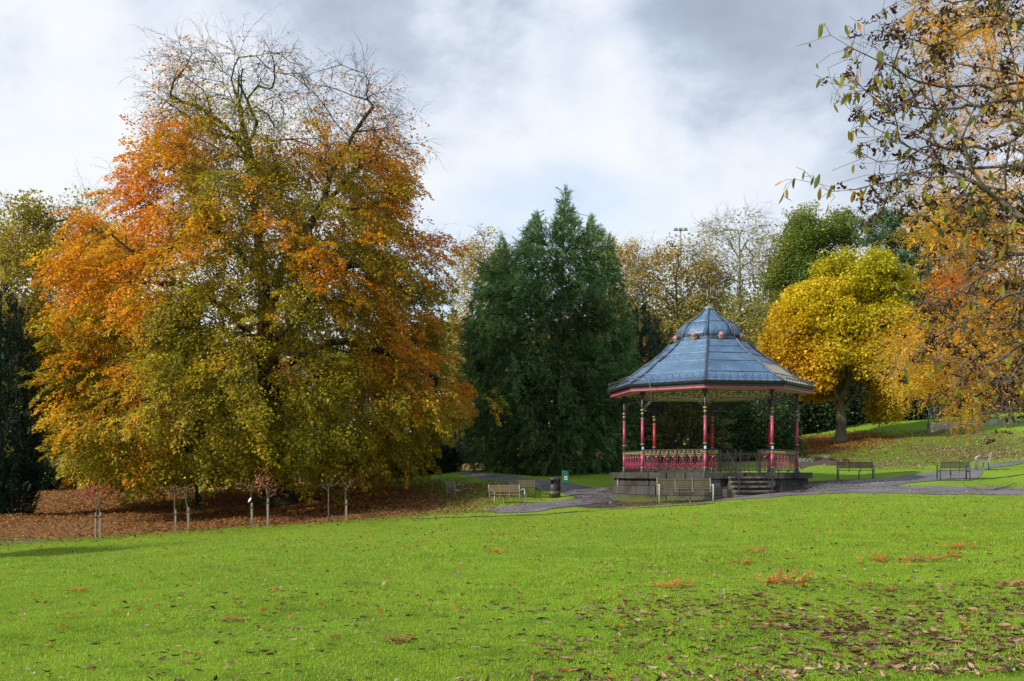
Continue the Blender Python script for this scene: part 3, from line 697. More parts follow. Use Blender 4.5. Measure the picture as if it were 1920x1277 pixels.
# ================================================================== BENCHES, BINS, RAILINGS
def bench(loc, rz, length, label, group=None, slat=M_WOOD, frame=M_FRAME, post=None, name='bench', cat='bench', seats=3, seat_h=.44, back_h=.86, armup=.66, rail=False):
    """local x along the seat, local -y is where the sitter's knees point"""
    T = thing(name, label, cat, loc, rz, group); L = length; post = post or frame
    for s in (-1, 1):
        x = s * (L / 2 + .03)
        MB().tube([(x, -.50, 0), (x, -.52, armup - .06), (x, -.47, armup), (x, -.36, armup + .01), (x, .05, armup - .05)], [.027, .027, .03, .027, .022], 6).obj('armrest', post, T, smooth=True)
        MB().tube([(x, .10, -.02), (x, .04, seat_h - .03), (x, .15, back_h + .02)], .024, 6).obj('leg', frame, T, smooth=True)
        MB().box((x, -.2, seat_h - .05), (.035, .56, .045)).obj('seat_bracket', frame, T)
    for i in range(1, seats):
        x = -L / 2 + L * i / seats
        MB().tube([(x, .03, seat_h - .1), (x, .035, seat_h), (x, .13, back_h - .01)], .018, 5).obj('back_strap', frame, T)
    MB().tube([(0.1 * L, -.2, -.02), (0.1 * L, -.2, seat_h - .03)], .025, 6).obj('leg', frame, T)
    sw = .088
    for i in range(5):
        o = MB().box((0, -.45 + i * .112, seat_h), (L, sw, .032)).obj('seat_slat', slat, T); bevel(o, .006, 1)
    nb = 5 if back_h < .9 else 6
    for i in range(nb):
        u = i / (nb - 1); z = seat_h + .12 + u * (back_h - seat_h - .17); y = .035 + (z - seat_h) * .24
        o = MB().box((0, 0, 0), (L, .028, (back_h - seat_h - .17) / (nb - 1) * .80)).obj('back_slat', slat, T, loc=(0, y, z), rot=(-.22, 0, 0)); bevel(o, .006, 1)
    return T
M_WOOD2 = worn('brown_slat_wood', (0.155, 0.10, 0.065), (0.10, 0.075, 0.045), 4, .8, stretch=(1, 8, 8), bmp=.4)
M_WOOD3 = worn('dark_slat_wood', (0.07, 0.065, 0.04), (0.04, 0.04, 0.028), 4, .8, stretch=(1, 8, 8), bmp=.4)
M_FRDK = worn('dark_green_frame', (0.035, 0.045, 0.04), (0.07, 0.08, 0.07), 5, .45, .2)
G_ = 'slatted park benches around the bandstand'
bpx = foot(1283, 39.55); bench(bpx, math.radians(-1), 2.05, 'mossy slatted bench with pale posts right in front of the bandstand base', G_, M_WOOD, worn('olive_strap', (.18, .19, .14), (.11, .12, .08), 8, .6), M_ALGAE, back_h=.98, armup=.72)
b1 = foot(947, 43.0); bench(b1, math.radians(158), 1.36, 'brown slatted bench with pale curved arms on the left spur path, nearest of the pair', G_, M_WOOD2, M_FRAME, M_WHITE)
b2 = foot(981, 45.6); bench(b2, math.radians(157), 1.16, 'darker slatted bench standing just behind the brown one, left of the black bin', G_, M_WOOD, M_FRDK, M_FRAME)
b3 = foot(847, 46.5); bench(b3, math.radians(150), .40, 'small pale grey single armchair seat alone on the leafy grass at left', None, M_FRAME, M_FRAME, M_STEEL, name='garden_armchair', cat='chair', seats=1, seat_h=.42, back_h=.82)
b4 = foot(1603, 47.6); bench(b4, math.radians(-12), 1.55, 'brown slatted bench with bright arm ends right of the bandstand flower bed', G_, M_WOOD2, M_FRDK, M_FRAME)
b5 = foot(1790, 43.6); bench(b5, math.radians(170), 1.16, 'dark green slatted bench seen from behind on the right tarmac bay', G_, M_WOOD3, M_FRDK, M_FRDK)
b6 = foot(1852, 48.5); bench(b6, math.radians(248), 1.05, 'far right bench seen end on beside the upper path, pale brown back', G_, worn('pale_slat', (.30, .22, .16), (.22, .16, .12), 4, .8), M_FRAME, M_STEEL)
# litter bin
p = foot(1040, 45.6)
T = thing('litter_bin', 'black round litter bin with side slots standing by the left path', 'litter bin', p)
M_BIN = worn('black_bin_plastic', (0.012, 0.013, 0.02), (0.04, 0.04, 0.045), 4, .4)
MB().lathe([(.255, 0), (.27, .04), (.275, .58), (.27, .60)], n=20).obj('body', M_BIN, T, smooth=True)
hd = MB()
for i in range(4):
    a0 = math.radians(-90 + 30 + 90 * i)
    pts = [(.275 * math.cos(a0 + q), .275 * math.sin(a0 + q)) for q in np.linspace(-.32, .32, 5)]
    hd.prism(pts + [(x * .88, y * .88) for x, y in reversed(pts)], .60, .78)
hd.obj('slot_post', M_BIN, T)
MB().lathe([(.285, .78), (.285, .86), (.25, .90), (.12, .93), (.02, .935)], n=20).obj('lid', M_BIN, T, smooth=True)
MB().lathe([(.15, .60), (.15, .78)], n=12).obj('liner', M_BLACK, T)
for z in (.20, .26): MB().lathe([(.276, z - .012), (.280, z), (.276, z + .012)], n=20).obj('gold_band', M_GOLD, T, smooth=True)
# green dispenser box on a post
p = foot(1060, 47.0)
T = thing('dog_waste_box', 'green box on a post behind the black litter bin', 'waste bin', p)
MB().tube([(0, 0.05, -.1), (0, .05, 1.0)], .024, 6).obj('post', M_GREENBOX, T)
bx = MB(); prof = [(-.16, .50), (.16, .50), (.16, .98), (.10, 1.08), (-.16, 1.10)]
bx.add([(x, -.16, z) for x, z in prof] + [(x, .10, z) for x, z in prof], [(0, 1, 2, 3, 4), (9, 8, 7, 6, 5)] + [(i, i + 5, (i + 1) % 5 + 5, (i + 1) % 5) for i in range(5)])
bevel(bx.obj('box', M_GREENBOX, T), .015)
MB().box((.02, -.166, .74), (.13, .008, .17)).obj('notice', M_WHITE, T); MB().box((.02, -.172, .75), (.07, .004, .09)).obj('notice_print', M_BLACK, T)
# wall and railing on the bank at the right
wl = thing('retaining_wall', 'low pale concrete wall below the steel railing at the top of the bank', 'wall', foot(1742, 70))
wp = [at(1741, 800, 70), at(1762, 797, 70.6), at(1790, 795, 71.2), at(1820, 793, 71.9), at(1852, 792, 72.6), at(1885, 792, 73.4), at(1930, 791, 74.5)]
for p, q in zip(wp, wp[1:]):
    d = q - p; a = math.atan2(d.y, d.x); c = (p + q) / 2 - Vector(wl.location)
    bevel(MB().box((0, 0, -.55), (d.length - .01, .3, 1.5)).obj('concrete_block', M_CONC, wl, loc=c, rot=(0, 0, a)), .02)
rl = thing('steel_railing', 'galvanised railing with curved top posts and many horizontal bars on the concrete wall', 'railing', at(1741, 798, 70))
def railrun(P, H, nb, par, posts=2, curve=True):
    O = Vector(par.location)
    for p, q in zip(P, P[1:]):
        for j in range(posts):
            c = p.lerp(q, j / posts) - O; c.z += .18
            pts = [c, c + Vector((0, 0, H - .15)), c + Vector((.06, .10, H - .02)), c + Vector((.18, .3, H + .04))] if curve else [c, c + Vector((0, 0, H))]
            MB().tube(pts, .035, 6).obj('post', M_STEEL, par, smooth=True)
        for i in range(nb):
            z = .22 + .12 + (H - .3) * i / (nb - 1); MB().tube([p - O + Vector((0, 0, z)), q - O + Vector((0, 0, z))], .009, 4).obj('rail', M_STEEL, par)
        MB().tube([p - O + Vector((.18, .3, H + .22)), q - O + Vector((.18, .3, H + .22))], .028, 5).obj('top_rail', M_STEEL, par)
railrun(wp[:5], 1.08, 8, rl)
r2 = thing('steel_railing', 'plain grey railing beside the upper terrace at the far right edge', 'railing', at(1868, 786, 76))
railrun([at(1868, 789, 76), at(1900, 789, 77), at(1945, 788, 78)], .75, 3, r2, 1, False)
# floodlight mast far away
Pm = at(1276, 432, 150); 
fm = thing('floodlight_mast', 'distant floodlight mast with three lamps rising above the yellowing trees', 'floodlight', Vector((Pm.x, 150, gz(Pm.x, 150))))
hm = Pm.z - fm.location.z
MB().tube([(0, 0, 0), (0, 0, hm)], [.25, .12], 8).obj('mast', M_STEEL, fm); MB().box((0, 0, hm), (2.2, .12, .12)).obj('crossbar', M_STEEL, fm)
for x in (-.72, 0, .72): MB().box((x, -.15, hm + .12), (.52, .3, .34), rx=-.4).obj('lamp', M_STEEL, fm)
# ================================================================== VEGETATION TOOLS
def nrm(v): return v / np.maximum(np.linalg.norm(v, axis=-1, keepdims=True), 1e-9)
def tubes_np(P0, P1, R0, R1, n=4):
    P0, P1 = np.asarray(P0, float), np.asarray(P1, float); d = nrm(P1 - P0)
    up = np.where(np.abs(d[:, 2:3]) > .9, np.array([[1., 0, 0]]), np.array([[0, 0, 1.]]))
    a = nrm(np.cross(d, up)); b = np.cross(d, a); an = np.arange(n) * 2 * np.pi / n
    o = a[:, None] * np.cos(an)[None, :, None] + b[:, None] * np.sin(an)[None, :, None]
    V = np.concatenate([P0[:, None] + o * np.asarray(R0)[:, None, None], P1[:, None] + o * np.asarray(R1)[:, None, None]], 1)
    k = np.arange(n); f = np.stack([k, (k + 1) % n, (k + 1) % n + n, k + n], -1)
    return V.reshape(-1, 3), (f[None] + (np.arange(len(P0)) * 2 * n)[:, None, None]).reshape(-1, 4)
class Acc:
    def __init__(s): s.V = []; s.Q = []; s.C = []; s.n = 0
    def add(s, V, Q, C=None):
        V = V.reshape(-1, 3); s.V.append(V); s.Q.append(Q + s.n); s.n += len(V)
        if C is not None: s.C.append(C)
    def mesh(s, name, mat, smooth=False):
        return mesh_np(name, np.concatenate(s.V), np.concatenate(s.Q), mat, np.concatenate(s.C) if s.C else None, smooth)
def resample(pts, step, wig=0.0, r=None):
    pts = np.asarray(pts, float); out = [pts[0]]; r = r or rng
    m = len(pts)
    for i in range(m - 1):
        p0, p1, p2, p3 = pts[max(i - 1, 0)], pts[i], pts[i + 1], pts[min(i + 2, m - 1)]
        n = max(1, int(np.linalg.norm(p2 - p1) / step))
        for k in range(1, n + 1):
            u = k / n; q = .5 * (2 * p1 + (p2 - p0) * u + (2 * p0 - 5 * p1 + 4 * p2 - p3) * u * u + (3 * p1 - p0 - 3 * p2 + p3) * u ** 3)
            if not (i == m - 2 and k == n): q = q + r.normal(0, wig, 3)
            out.append(q)
    return np.array(out)
def grow(limbs, targets, step=.6, r_tip=.012, r_base=.4, wig=.06, sag=0.0, turn=.6, lim_r=None):
    pos = []; par = []; pl = []; dr = []
    def push(p, j):
        pos.append(p); par.append(j)
        if j < 0: pl.append(0.); dr.append(np.array([0, 0, 1.]))
        else:
            d = p - pos[j]; l = np.linalg.norm(d); pl.append(pl[j] + l); dr.append(d / max(l, 1e-6))
        return len(pos) - 1
    for li, L in enumerate(limbs):
        L = resample(L, step, wig)
        if li == 0: j = push(L[0], -1)
        else: j = int(np.argmin(np.linalg.norm(np.array(pos) - L[0], axis=1)))
        for p in L[1:]: j = push(p, j)
    targets = np.asarray(targets); base = np.array(pos)
    d0 = np.sqrt(((targets[:, None] - base[None]) ** 2).sum(-1).min(1)); order = np.argsort(d0 + rng.normal(0, .35, len(d0)))
    cap = len(pos) + len(targets) * 14
    PA = np.zeros((cap, 3)); DA = np.zeros((cap, 3)); LA = np.zeros(cap); n0 = len(pos)
    PA[:n0] = pos; DA[:n0] = dr; LA[:n0] = pl; tips = np.zeros(len(targets), int)
    for ti in order:
        t = targets[ti]; n0 = len(pos); dv = t - PA[:n0]; d = np.linalg.norm(dv, axis=1) + 1e-6
        cs = (dv * DA[:n0]).sum(1) / d
        cost = d * (1 + turn * (1 - cs)) + .10 * LA[:n0]
        j = int(np.argmin(cost)); dist = d[j]; n = max(1, min(12, int(dist / step)))
        p0 = PA[j].copy(); c = p0 + DA[j] * dist * .35; c[2] += sag * dist
        for k in range(1, n + 1):
            u = k / n; q = (1 - u) ** 2 * p0 + 2 * u * (1 - u) * c + u * u * t
            if k < n: q = q + rng.normal(0, wig, 3)
            if len(pos) >= cap - 1: break
            j = push(q, j); PA[j] = q; DA[j] = dr[j]; LA[j] = pl[j]
        tips[ti] = j
    pos = np.array(pos); par = np.array(par); N = len(pos)
    leafn = np.zeros(N)
    ch = np.bincount(par[par >= 0], minlength=N)
    leafn[ch == 0] = 1
    for i in range(N - 1, 0, -1): leafn[par[i]] += leafn[i]
    ex = math.log(max(r_base / r_tip, 1.1)) / math.log(max(leafn[0], 2))
    rad = r_tip * np.maximum(leafn, 1) ** ex
    if lim_r: rad[:len(base)] = np.maximum(rad[:len(base)], np.minimum(lim_r * np.clip(1 - .55 * PA[:len(base), 2] / max(PA[:len(base), 2].max(), 1), .2, 1), rad[:len(base)] * 2.1))
    return pos, par, rad, tips, np.array(dr)
def wood(acc, pos, par, rad, n=5, min_r=0.0, thin=.03):
    i = np.nonzero(par >= 0)[0]; i = i[rad[i] >= min_r]
    th = rad[i] < thin
    for sel, k in ((i[th], 3), (i[~th], n)):
        if len(sel):
            P0, P1 = pos[par[sel]], pos[sel]; e = nrm(P1 - P0) * np.minimum(rad[sel], .08)[:, None] * .5
            R0 = np.minimum(rad[par[sel]], rad[sel] * 1.35)
            V, Q = tubes_np(P0 - e, P1 + e * .3, R0, rad[sel], k); acc.add(V, Q)
def flare(acc, base, r, h=.8, n=14, seed=1):
    r_ = np.random.default_rng(seed)
    lob = 1 + .35 * np.abs(np.sin(np.arange(n) * np.pi * 5 / n + 1)) ; V = []
    for zz, k in ((-.5, 1.9), (0, 1.55), (.2 * h, 1.3), (.5 * h, 1.12), (h, 1.0)):
        a = np.arange(n) * 2 * np.pi / n; q = 1 + (lob - 1) * (k - 1) / .9
        V.append(np.stack([base[0] + r * k * q * np.cos(a), base[1] + r * k * q * np.sin(a), np.full(n, base[2] + zz)], -1))
    V = np.concatenate(V); kk = np.arange(n); f = np.stack([kk, (kk + 1) % n, (kk + 1) % n + n, kk + n], -1)
    acc.add(V, np.concatenate([f + n * i for i in range(4)]))
# ---- leaf spray templates: (L,4,3) arrays
def leaftris(P, D, N, ln, wd, r, fold=.25):
    D = nrm(D); N = nrm(N - (N * D).sum(-1, keepdims=True) * D); S = np.cross(N, D)
    ln = np.asarray(ln)[:, None]; wd = np.asarray(wd)[:, None]; q = P + D * ln * .18
    return np.stack([q + S * wd * .58, P + D * ln, q - S * wd * .58], 1)
def leafquads(P, D, N, ln, wd, r, fold=.25):
    """P base points, D directions, N normals -> diamond leaves"""
    D = nrm(D); N = nrm(N - (N * D).sum(-1, keepdims=True) * D); S = np.cross(N, D)
    ln = np.asarray(ln)[:, None]; wd = np.asarray(wd)[:, None]
    m = P + D * ln * .45
    return np.stack([P, m + S * wd * .5 + N * wd * fold, P + D * ln, m - S * wd * .5 + N * wd * fold], 1)
def t_spray(seed, L=110, length=1.5, width=.7, droop=.35, ls=.12, thick=.10, asp=.62):
    r = np.random.default_rng(seed); x = r.uniform(.05, 1, L) ** .8; w_ = width * np.sin(np.pi * np.clip(x * .85 + .12, 0, 1))
    nb = 7; y = r.normal(0, .36, L) * w_; ang = np.sign(y) * r.uniform(.2, 1.1, L)
    z = -droop * x ** 2 * length - .25 * np.abs(y) + r.normal(0, thick, L)
    P = np.stack([x * length, y, z], -1); D = np.stack([np.cos(ang), np.sin(ang), r.normal(-.35, .35, L)], -1)
    N = np.stack([r.normal(0, .55, L), r.normal(0, .55, L), np.ones(L)], -1); s = ls * r.uniform(.7, 1.25, L)
    return leaftris(P, D, N, s, s * asp, r)
def t_clump(seed, L=90, rad=.6, flat=.75, ls=.13, asp=.7):
    r = np.random.default_rng(seed); P = nrm(r.normal(0, 1, (L, 3))) * (r.uniform(.15, 1, (L, 1)) ** .5) * rad; P[:, 2] *= flat; P[:, 0] += rad * .4
    D = nrm(P + r.normal(0, .5, (L, 3)) * rad) + np.array([0, 0, -.3]); N = r.normal(0, .6, (L, 3)) + np.array([0, 0, .9]) + P * .5
    s = ls * r.uniform(.7, 1.3, L); return leaftris(P, D, N, s, s * asp, r)
def t_frond(seed, L=40, length=1.0, width=.30, ls=.22, droop=.35, lift=.1):
    """conifer plume: narrow blades off a drooping axis"""
    r = np.random.default_rng(seed); x = np.linspace(.02, 1, L); sd = np.where(np.arange(L) % 2, 1, -1)
    P = np.stack([x * length, sd * r.uniform(0, .35, L) * width * (1 - x), lift * x - droop * x * x * length + r.normal(0, .035, L)], -1)
    a = sd * r.uniform(.25, 1.0, L); D = np.stack([np.cos(a), np.sin(a), r.normal(-.25, .35, L)], -1)
    N = np.stack([r.normal(0, .5, L), r.normal(0, .5, L), np.ones(L)], -1); s = ls * (1.15 - .6 * x) * r.uniform(.7, 1.25, L)
    return leaftris(P, D, N, s, s * .34, r, .1)
def t_needleball(seed, L=46, rad=.34):
    r = np.random.default_rng(seed); D = nrm(r.normal(0, 1, (L, 3)) + np.array([.5, 0, .5])); P = D * rad * r.uniform(0, .45, (L, 1)) + r.normal(0, .05, (L, 3))
    return leaftris(P, D, r.normal(0, 1, (L, 3)), rad * r.uniform(.6, 1, L), rad * .12 * np.ones(L), r, 0)
def t_twigs(seed, n=14, length=1.15, droop=.0, r0=.012):
    r = np.random.default_rng(seed); P0 = []; P1 = []; A = []; B = []
    def br(p, d, l, rr, dep):
        k = 3
        for i in range(k):
            d2 = nrm(d + r.normal(0, .16, 3) + np.array([0, 0, -droop * (i + 1) / k])); q = p + d2 * l / k
            P0.append(p); P1.append(q); A.append(rr * (1 - .25 * i)); B.append(rr * (1 - .25 * (i + 1))); p = q; d = d2
            if dep and r.random() < .9:
                s = nrm(np.cross(d, r.normal(0, 1, 3))); br(p, nrm(d + s * r.uniform(.5, .95)), l * r.uniform(.45, .7), rr * .65, dep - 1)
    br(np.zeros(3), np.array([1., 0, 0]), length, r0, 2)
    return np.array(P0), np.array(P1), np.array(A), np.array(B)
def frames(D, roll=0.3, r=None):
    r = r or rng; D = nrm(D); up = np.tile([0, 0, 1.], (len(D), 1)) + r.normal(0, roll, (len(D), 3))
    bad = np.abs((nrm(up) * D).sum(-1)) > .97; up[bad] += np.array([.5, .3, 0])
    Y = nrm(np.cross(up, D)); Z = np.cross(D, Y); return np.stack([D, Y, Z], -1)     # columns = axes
def bake_leaves(acc, P, D, S, T, c1, c2, roll=.3, jit=.25, keep=None):
    ti = rng.integers(0, len(T), len(P)); M = frames(D, roll)
    for k in range(len(T)):
        s = np.nonzero(ti == k)[0]
        if not len(s): continue
        t = T[k]; L = len(t)
        V = np.einsum('nij,lkj->nlki', M[s], t) * S[s][:, None, None, None] + P[s][:, None, None, :]
        u = rng.random((len(s), L, 1)) ** 1.3; C = c1[s][:, None] * (1 - u) + c2[s][:, None] * u
        C = C * np.exp(rng.normal(0, jit, (len(s), L, 1)))
        nv = t.shape[1]; V = V.reshape(-1, nv, 3); C = C.reshape(-1, 3)
        if keep is not None:
            kk = rng.random(len(V)) < np.repeat(keep[s], L); V = V[kk]; C = C[kk]
        acc.add(V, np.arange(len(V) * nv).reshape(-1, nv), np.clip(C, 0, .8))
def bake_twigs(acc, P, D, S, T, rs=1.0, roll=.6):
    ti = rng.integers(0, len(T), len(P)); M = frames(D, roll)
    for k in range(len(T)):
        s = np.nonzero(ti == k)[0]
        if not len(s): continue
        a, b, ra, rb = T[k]; m = len(a)
        A = np.einsum('nij,lj->nli', M[s], a) * S[s][:, None, None] + P[s][:, None]
        B = np.einsum('nij,lj->nli', M[s], b) * S[s][:, None, None] + P[s][:, None]
        V, Q = tubes_np(A.reshape(-1, 3), B.reshape(-1, 3), np.tile(ra * rs, len(s)), np.tile(rb * rs, len(s)), 3); acc.add(V, Q)
def pxy(P): return CX + F * P[:, 0] / P[:, 1], HY - F * P[:, 2] / P[:, 1]
def row(rows, py):
    r_ = np.array(rows, float); return np.interp(py, r_[:, 0], r_[:, 1]), np.interp(py, r_[:, 0], r_[:, 2])
def sample_crown(n, rows, Yc, dratio=.85, shell=.3, rough=.12, seed=0, dens=None):
    """points in a crown whose outline has the given rows (height row, left, right), round in depth"""
    r = np.random.default_rng(seed + 100); out = []
    ys = [a[0] for a in rows]; xs = [a[1] for a in rows] + [a[2] for a in rows]
    hwm = max((b - a) / 2 for _, a, b in rows) * Yc / F
    cnt = 0
    while cnt < n:
        m = 4 * n; y = r.uniform(min(ys), max(ys), m); x = r.uniform(min(xs), max(xs), m); Y = Yc + r.uniform(-1, 1, m) * hwm * dratio
        X = (x - CX) / F * Yc; Z = (HY - y) / F * Yc
        xl, xr = row(rows, y); cx = (xl + xr) / 2; hw = np.maximum((xr - xl) / 2, 1)
        u = (x - cx) / hw; v = (Y - Yc) / np.maximum(dratio * hw * Yc / F, .2)
        P = np.stack([X, Y, Z], -1); rho = np.sqrt(u * u + v * v)
        ok = rho < 1 + rough * fbm3(P, 1.0, seed) * .9 - rough * .4
        ok &= r.random(m) < np.clip((rho - shell) / (1 - shell), .12, 1) ** 1.0
        if dens is not None: ok &= r.random(m) < dens(P, x, y)
        out.append(P[ok]); cnt += ok.sum()
    return np.concatenate(out)[:n]
def pal(*cs): return np.array(cs, float)
def blend(a, b, w): return a * (1 - w[:, None]) + b * w[:, None]
def smooth(x, a, b): t = np.clip((x - a) / (b - a), 0, 1); return t * t * (3 - 2 * t)
def mk_tree(name, label, cat, base, group=None): return thing(name, label, cat, tuple(base), 0, group)
def put(T, acc, name, mat, kind=None):
    me = acc.mesh(name, mat); o = meshobj(name, me, None, T); o.location = -Vector(T.location)
    if kind: o['kind'] = kind
    return o
SPR = [t_spray(i) for i in range(10)]
CLP = [t_clump(i) for i in range(10)]
TW = [t_twigs(i) for i in range(8)]
TWD = [t_twigs(i + 20, droop=.40, length=1.2) for i in range(8)]
ORANGE = np.array([.70, .22, .015]); GOLD = np.array([.68, .40, .02]); OLIVE = np.array([.29, .27, .018]); RUST = np.array([.42, .13, .02]); GREEN = np.array([.115, .175, .018]); YEL = np.array([.66, .50, .02])
def deciduous(name, label, base, rows, Yc, colour, nt=500, n_leaf=1200, dr=.85, limbs=None, r_base=.4, r_tip=.015, sc=1.0, T=None, leafT=None, seed=0, keep=1.0, tw=0, twT=None,
              bark=None, droop=-.25, outw=.7, group=None, cat='tree', shell=.3, rough=.15, dens=None, roll=.35, step=.6, sag=.05, roots=True, lim_r=None, keepfn=None, jit=.25, trs=1.0):
    """trunk and limbs grown towards a crown outline, then leaf sprays at the twigs"""
    base = np.array(base, float); tg = sample_crown(nt, rows, Yc, dr, shell, rough, seed, dens)
    zt = tg[:, 2].max()
    if limbs is None:
        cxm = tg[:, 0].mean(); limbs = [[base, base + [0, 0, .35 * (tg[:, 2].mean() - base[2])], [cxm * .6 + base[0] * .4, Yc, tg[:, 2].mean()], [cxm, Yc, zt * .75 + .25 * tg[:, 2].mean()]]]
    limbs = [[np.array(p, float) for p in L] for L in limbs]; limbs[0][0] = limbs[0][0] - np.array([0, 0, .3])
    pos, par, rad, tips, dirs = grow(limbs, tg, step, r_tip, r_base, sag=sag, lim_r=lim_r)
    Tr = mk_tree(name, label, cat, base, group)
    A = Acc(); wood(A, pos, par, rad, 7)
    if roots: flare(A, base, r_base * 1.02)
    axis = np.array([tg[:, 0].mean(), Yc, 0]); 
    if tw:
        zz = pos[tips][:, 2]; wz = .12 + smooth(zz, np.percentile(zz, 50), np.percentile(zz, 88)); s = rng.choice(len(tips), tw, p=wz / wz.sum()); Pn = pos[tips[s]]; o = nrm((Pn - axis) * [1, 1, 0]); Dn = nrm(dirs[tips[s]] + o * .5 + rng.normal(0, .35, (len(s), 3)))
        bake_twigs(A, Pn, Dn, sc * rng.uniform(.7, 1.3, len(s)), twT or TW, trs)
    put(Tr, A, 'trunk', bark or M_BARK)
    if n_leaf:
        cand = np.nonzero((rad < r_tip * 2.6))[0]; s = np.concatenate([tips, rng.choice(cand, max(0, n_leaf - len(tips)))])[:n_leaf] if n_leaf > len(tips) else rng.choice(tips, n_leaf)
        Pn = pos[s] + rng.normal(0, .18 * sc, (len(s), 3)); o = nrm((Pn - axis) * [1, 1, 0]); Dn = nrm(dirs[s] * .4 + o * outw + rng.normal(0, .35, (len(s), 3)) + [0, 0, droop])
        x, y = pxy(Pn); c1, c2 = colour(Pn, x, y, dirs[s]); kp = keepfn(Pn, x, y) if keepfn else np.full(len(s), keep)
        B = Acc(); bake_leaves(B, Pn, Dn, sc * rng.uniform(.7, 1.25, len(s)), leafT or CLP, c1, c2, roll, jit, kp)
        put(Tr, B, 'crown', M_LEAF)
    return Tr
# ================================================================== THE BIG BEECH
BROWS = [(82, 399, 466), (95, 359, 506), (115, 322, 566), (140, 306, 626), (158, 300, 731), (185, 290, 761), (230, 282, 776), (290, 259, 786), (330, 238, 768), (380, 231, 793), (420, 196, 816), (460, 151, 828), (500, 134, 834), (560, 134, 828), (620, 126, 830), (670, 108, 846), (700, 98, 883), (735, 100, 910), (765, 104, 893), (800, 106, 858), (830, 110, 858), (855, 118, 828), (875, 131, 758), (892, 156, 408)]
def beech_gap(P, x, y):
    k = np.ones(len(P))
    k *= np.where((y < 185) & (np.abs(x - 612) < 66 + (y - 60) * -.38), .0, 1) * np.clip(.60 + 1.5 * fbm3(P, 1.25, 44), .10, 1)     # notch between the two domes
    k *= np.where(y < 330, 1.0, .75) * np.where((y > 360) & (P[:, 1] > 52), .62, 1) * np.where((x > 840) & (y > 690), 2.2, 1)
    k *= np.where((y < 135) & (x > 600) & (np.abs(x - 685) > 45), .0, 1)
    return k
bb = foot(520, 50); bb = np.array([bb.x, 50, bb.z])
def A3(px, py, Y): return np.array(at(px, py, Y))
bl = [[bb, A3(515, 840, 50), A3(505, 700, 50), A3(495, 560, 50), A3(482, 420, 50), A3(462, 270, 50), A3(440, 170, 50)],
      [A3(505, 600, 50), A3(545, 470, 49.5), A3(600, 390, 49), A3(622, 320, 49), A3(650, 270, 49), A3(700, 200, 49)],
      [A3(600, 395, 49), A3(660, 330, 48.5), A3(720, 290, 48.5), A3(760, 300, 48)],
      [A3(465, 280, 50), A3(420, 235, 49.5), A3(370, 200, 49), A3(320, 180, 48.6)],
      [A3(462, 260, 50), A3(450, 200, 51), A3(455, 130, 51)],
      [A3(490, 520, 50), A3(400, 430, 47), A3(320, 405, 46)],
      [A3(500, 650, 50), A3(370, 545, 46.5), A3(290, 530, 45.5)],
      [A3(505, 650, 50), A3(620, 520, 46.5), A3(700, 490, 46)],
      [A3(508, 700, 50), A3(640, 640, 47), A3(760, 680, 47.5), A3(850, 720, 48)],
      [A3(508, 740, 50), A3(480, 660, 45)],
      [A3(512, 760, 50), A3(380, 700, 46), A3(280, 710, 45)],
      [A3(510, 740, 50), A3(600, 700, 55), A3(640, 650, 58)], [A3(505, 700, 50), A3(400, 600, 56), A3(340, 560, 58)]]
def beech_col(P, x, y, d):
    n1 = fbm3(P, .55, 3); n2 = fbm3(P, 1.6, 7)
    left = smooth(-x, -560, -180); top = smooth(-y, -620, -300); rim = smooth(x, 740, 860)
    n3 = fbm3(P, 1.3, 17); tp = smooth(-y, -640, -360); hot = np.clip(.66 * tp + .42 * smooth(-x, -400, -130) + .22 * rim - .05 + .75 * n1 + .75 * n3, 0, 1)
    g = blend(np.tile(GREEN, (len(P), 1)), np.tile(OLIVE, (len(P), 1)), np.clip(.55 + .8 * n2, 0, 1))
    gold = np.tile(GOLD, (len(P), 1)); o = blend(gold, np.tile(ORANGE, (len(P), 1)), np.clip(.35 + .8 * n2 + .3 * top, 0, 1))
    c1 = blend(g, o, smooth(hot, .35, .6)); c2 = blend(blend(g, gold, np.full(len(P), .50)), o, smooth(hot, .2, .6))
    r_ = np.clip(n1 * 1.6 * smooth(x, 350, 700) - .2, 0, .8); c1 = blend(c1, np.tile(RUST, (len(P), 1)), r_)
    c1 = c1 * (1 - .2 * smooth(-y, -250, -120))[:, None]
    return c1, c2
def beech_keep(P, x, y):
    k = np.clip(smooth(y, 130, 350), .0, 1) * .92 + .06
    k *= np.where((x > 430) & (y < 400), .72, 1) * np.where((x > 700) & (y < 290), .4, 1) * np.where((x < 330) & (y < 215), .4, 1)
    return np.clip(k * (1.05 + .4 * fbm3(P, .9, 31)), .03, 1)
BSP = [t_spray(i + 300, L=108, length=1.55, width=.95, droop=.38, ls=.145, thick=.06) for i in range(10)]
deciduous('beech_tree', 'huge beech in orange, gold and olive leaf, bare twigs at its twin domed top', bb, BROWS, 50, beech_col, nt=2900, n_leaf=5600, dr=.88,
          limbs=bl, r_base=.75, r_tip=.011, sc=.95, leafT=BSP, seed=1, tw=2300, twT=TWD, droop=-.42, outw=.9, shell=.30, rough=.20, dens=beech_gap, roll=.3, keepfn=beech_keep, bark=M_BARKDK, lim_r=.17, sag=.10, jit=.30, trs=.95)
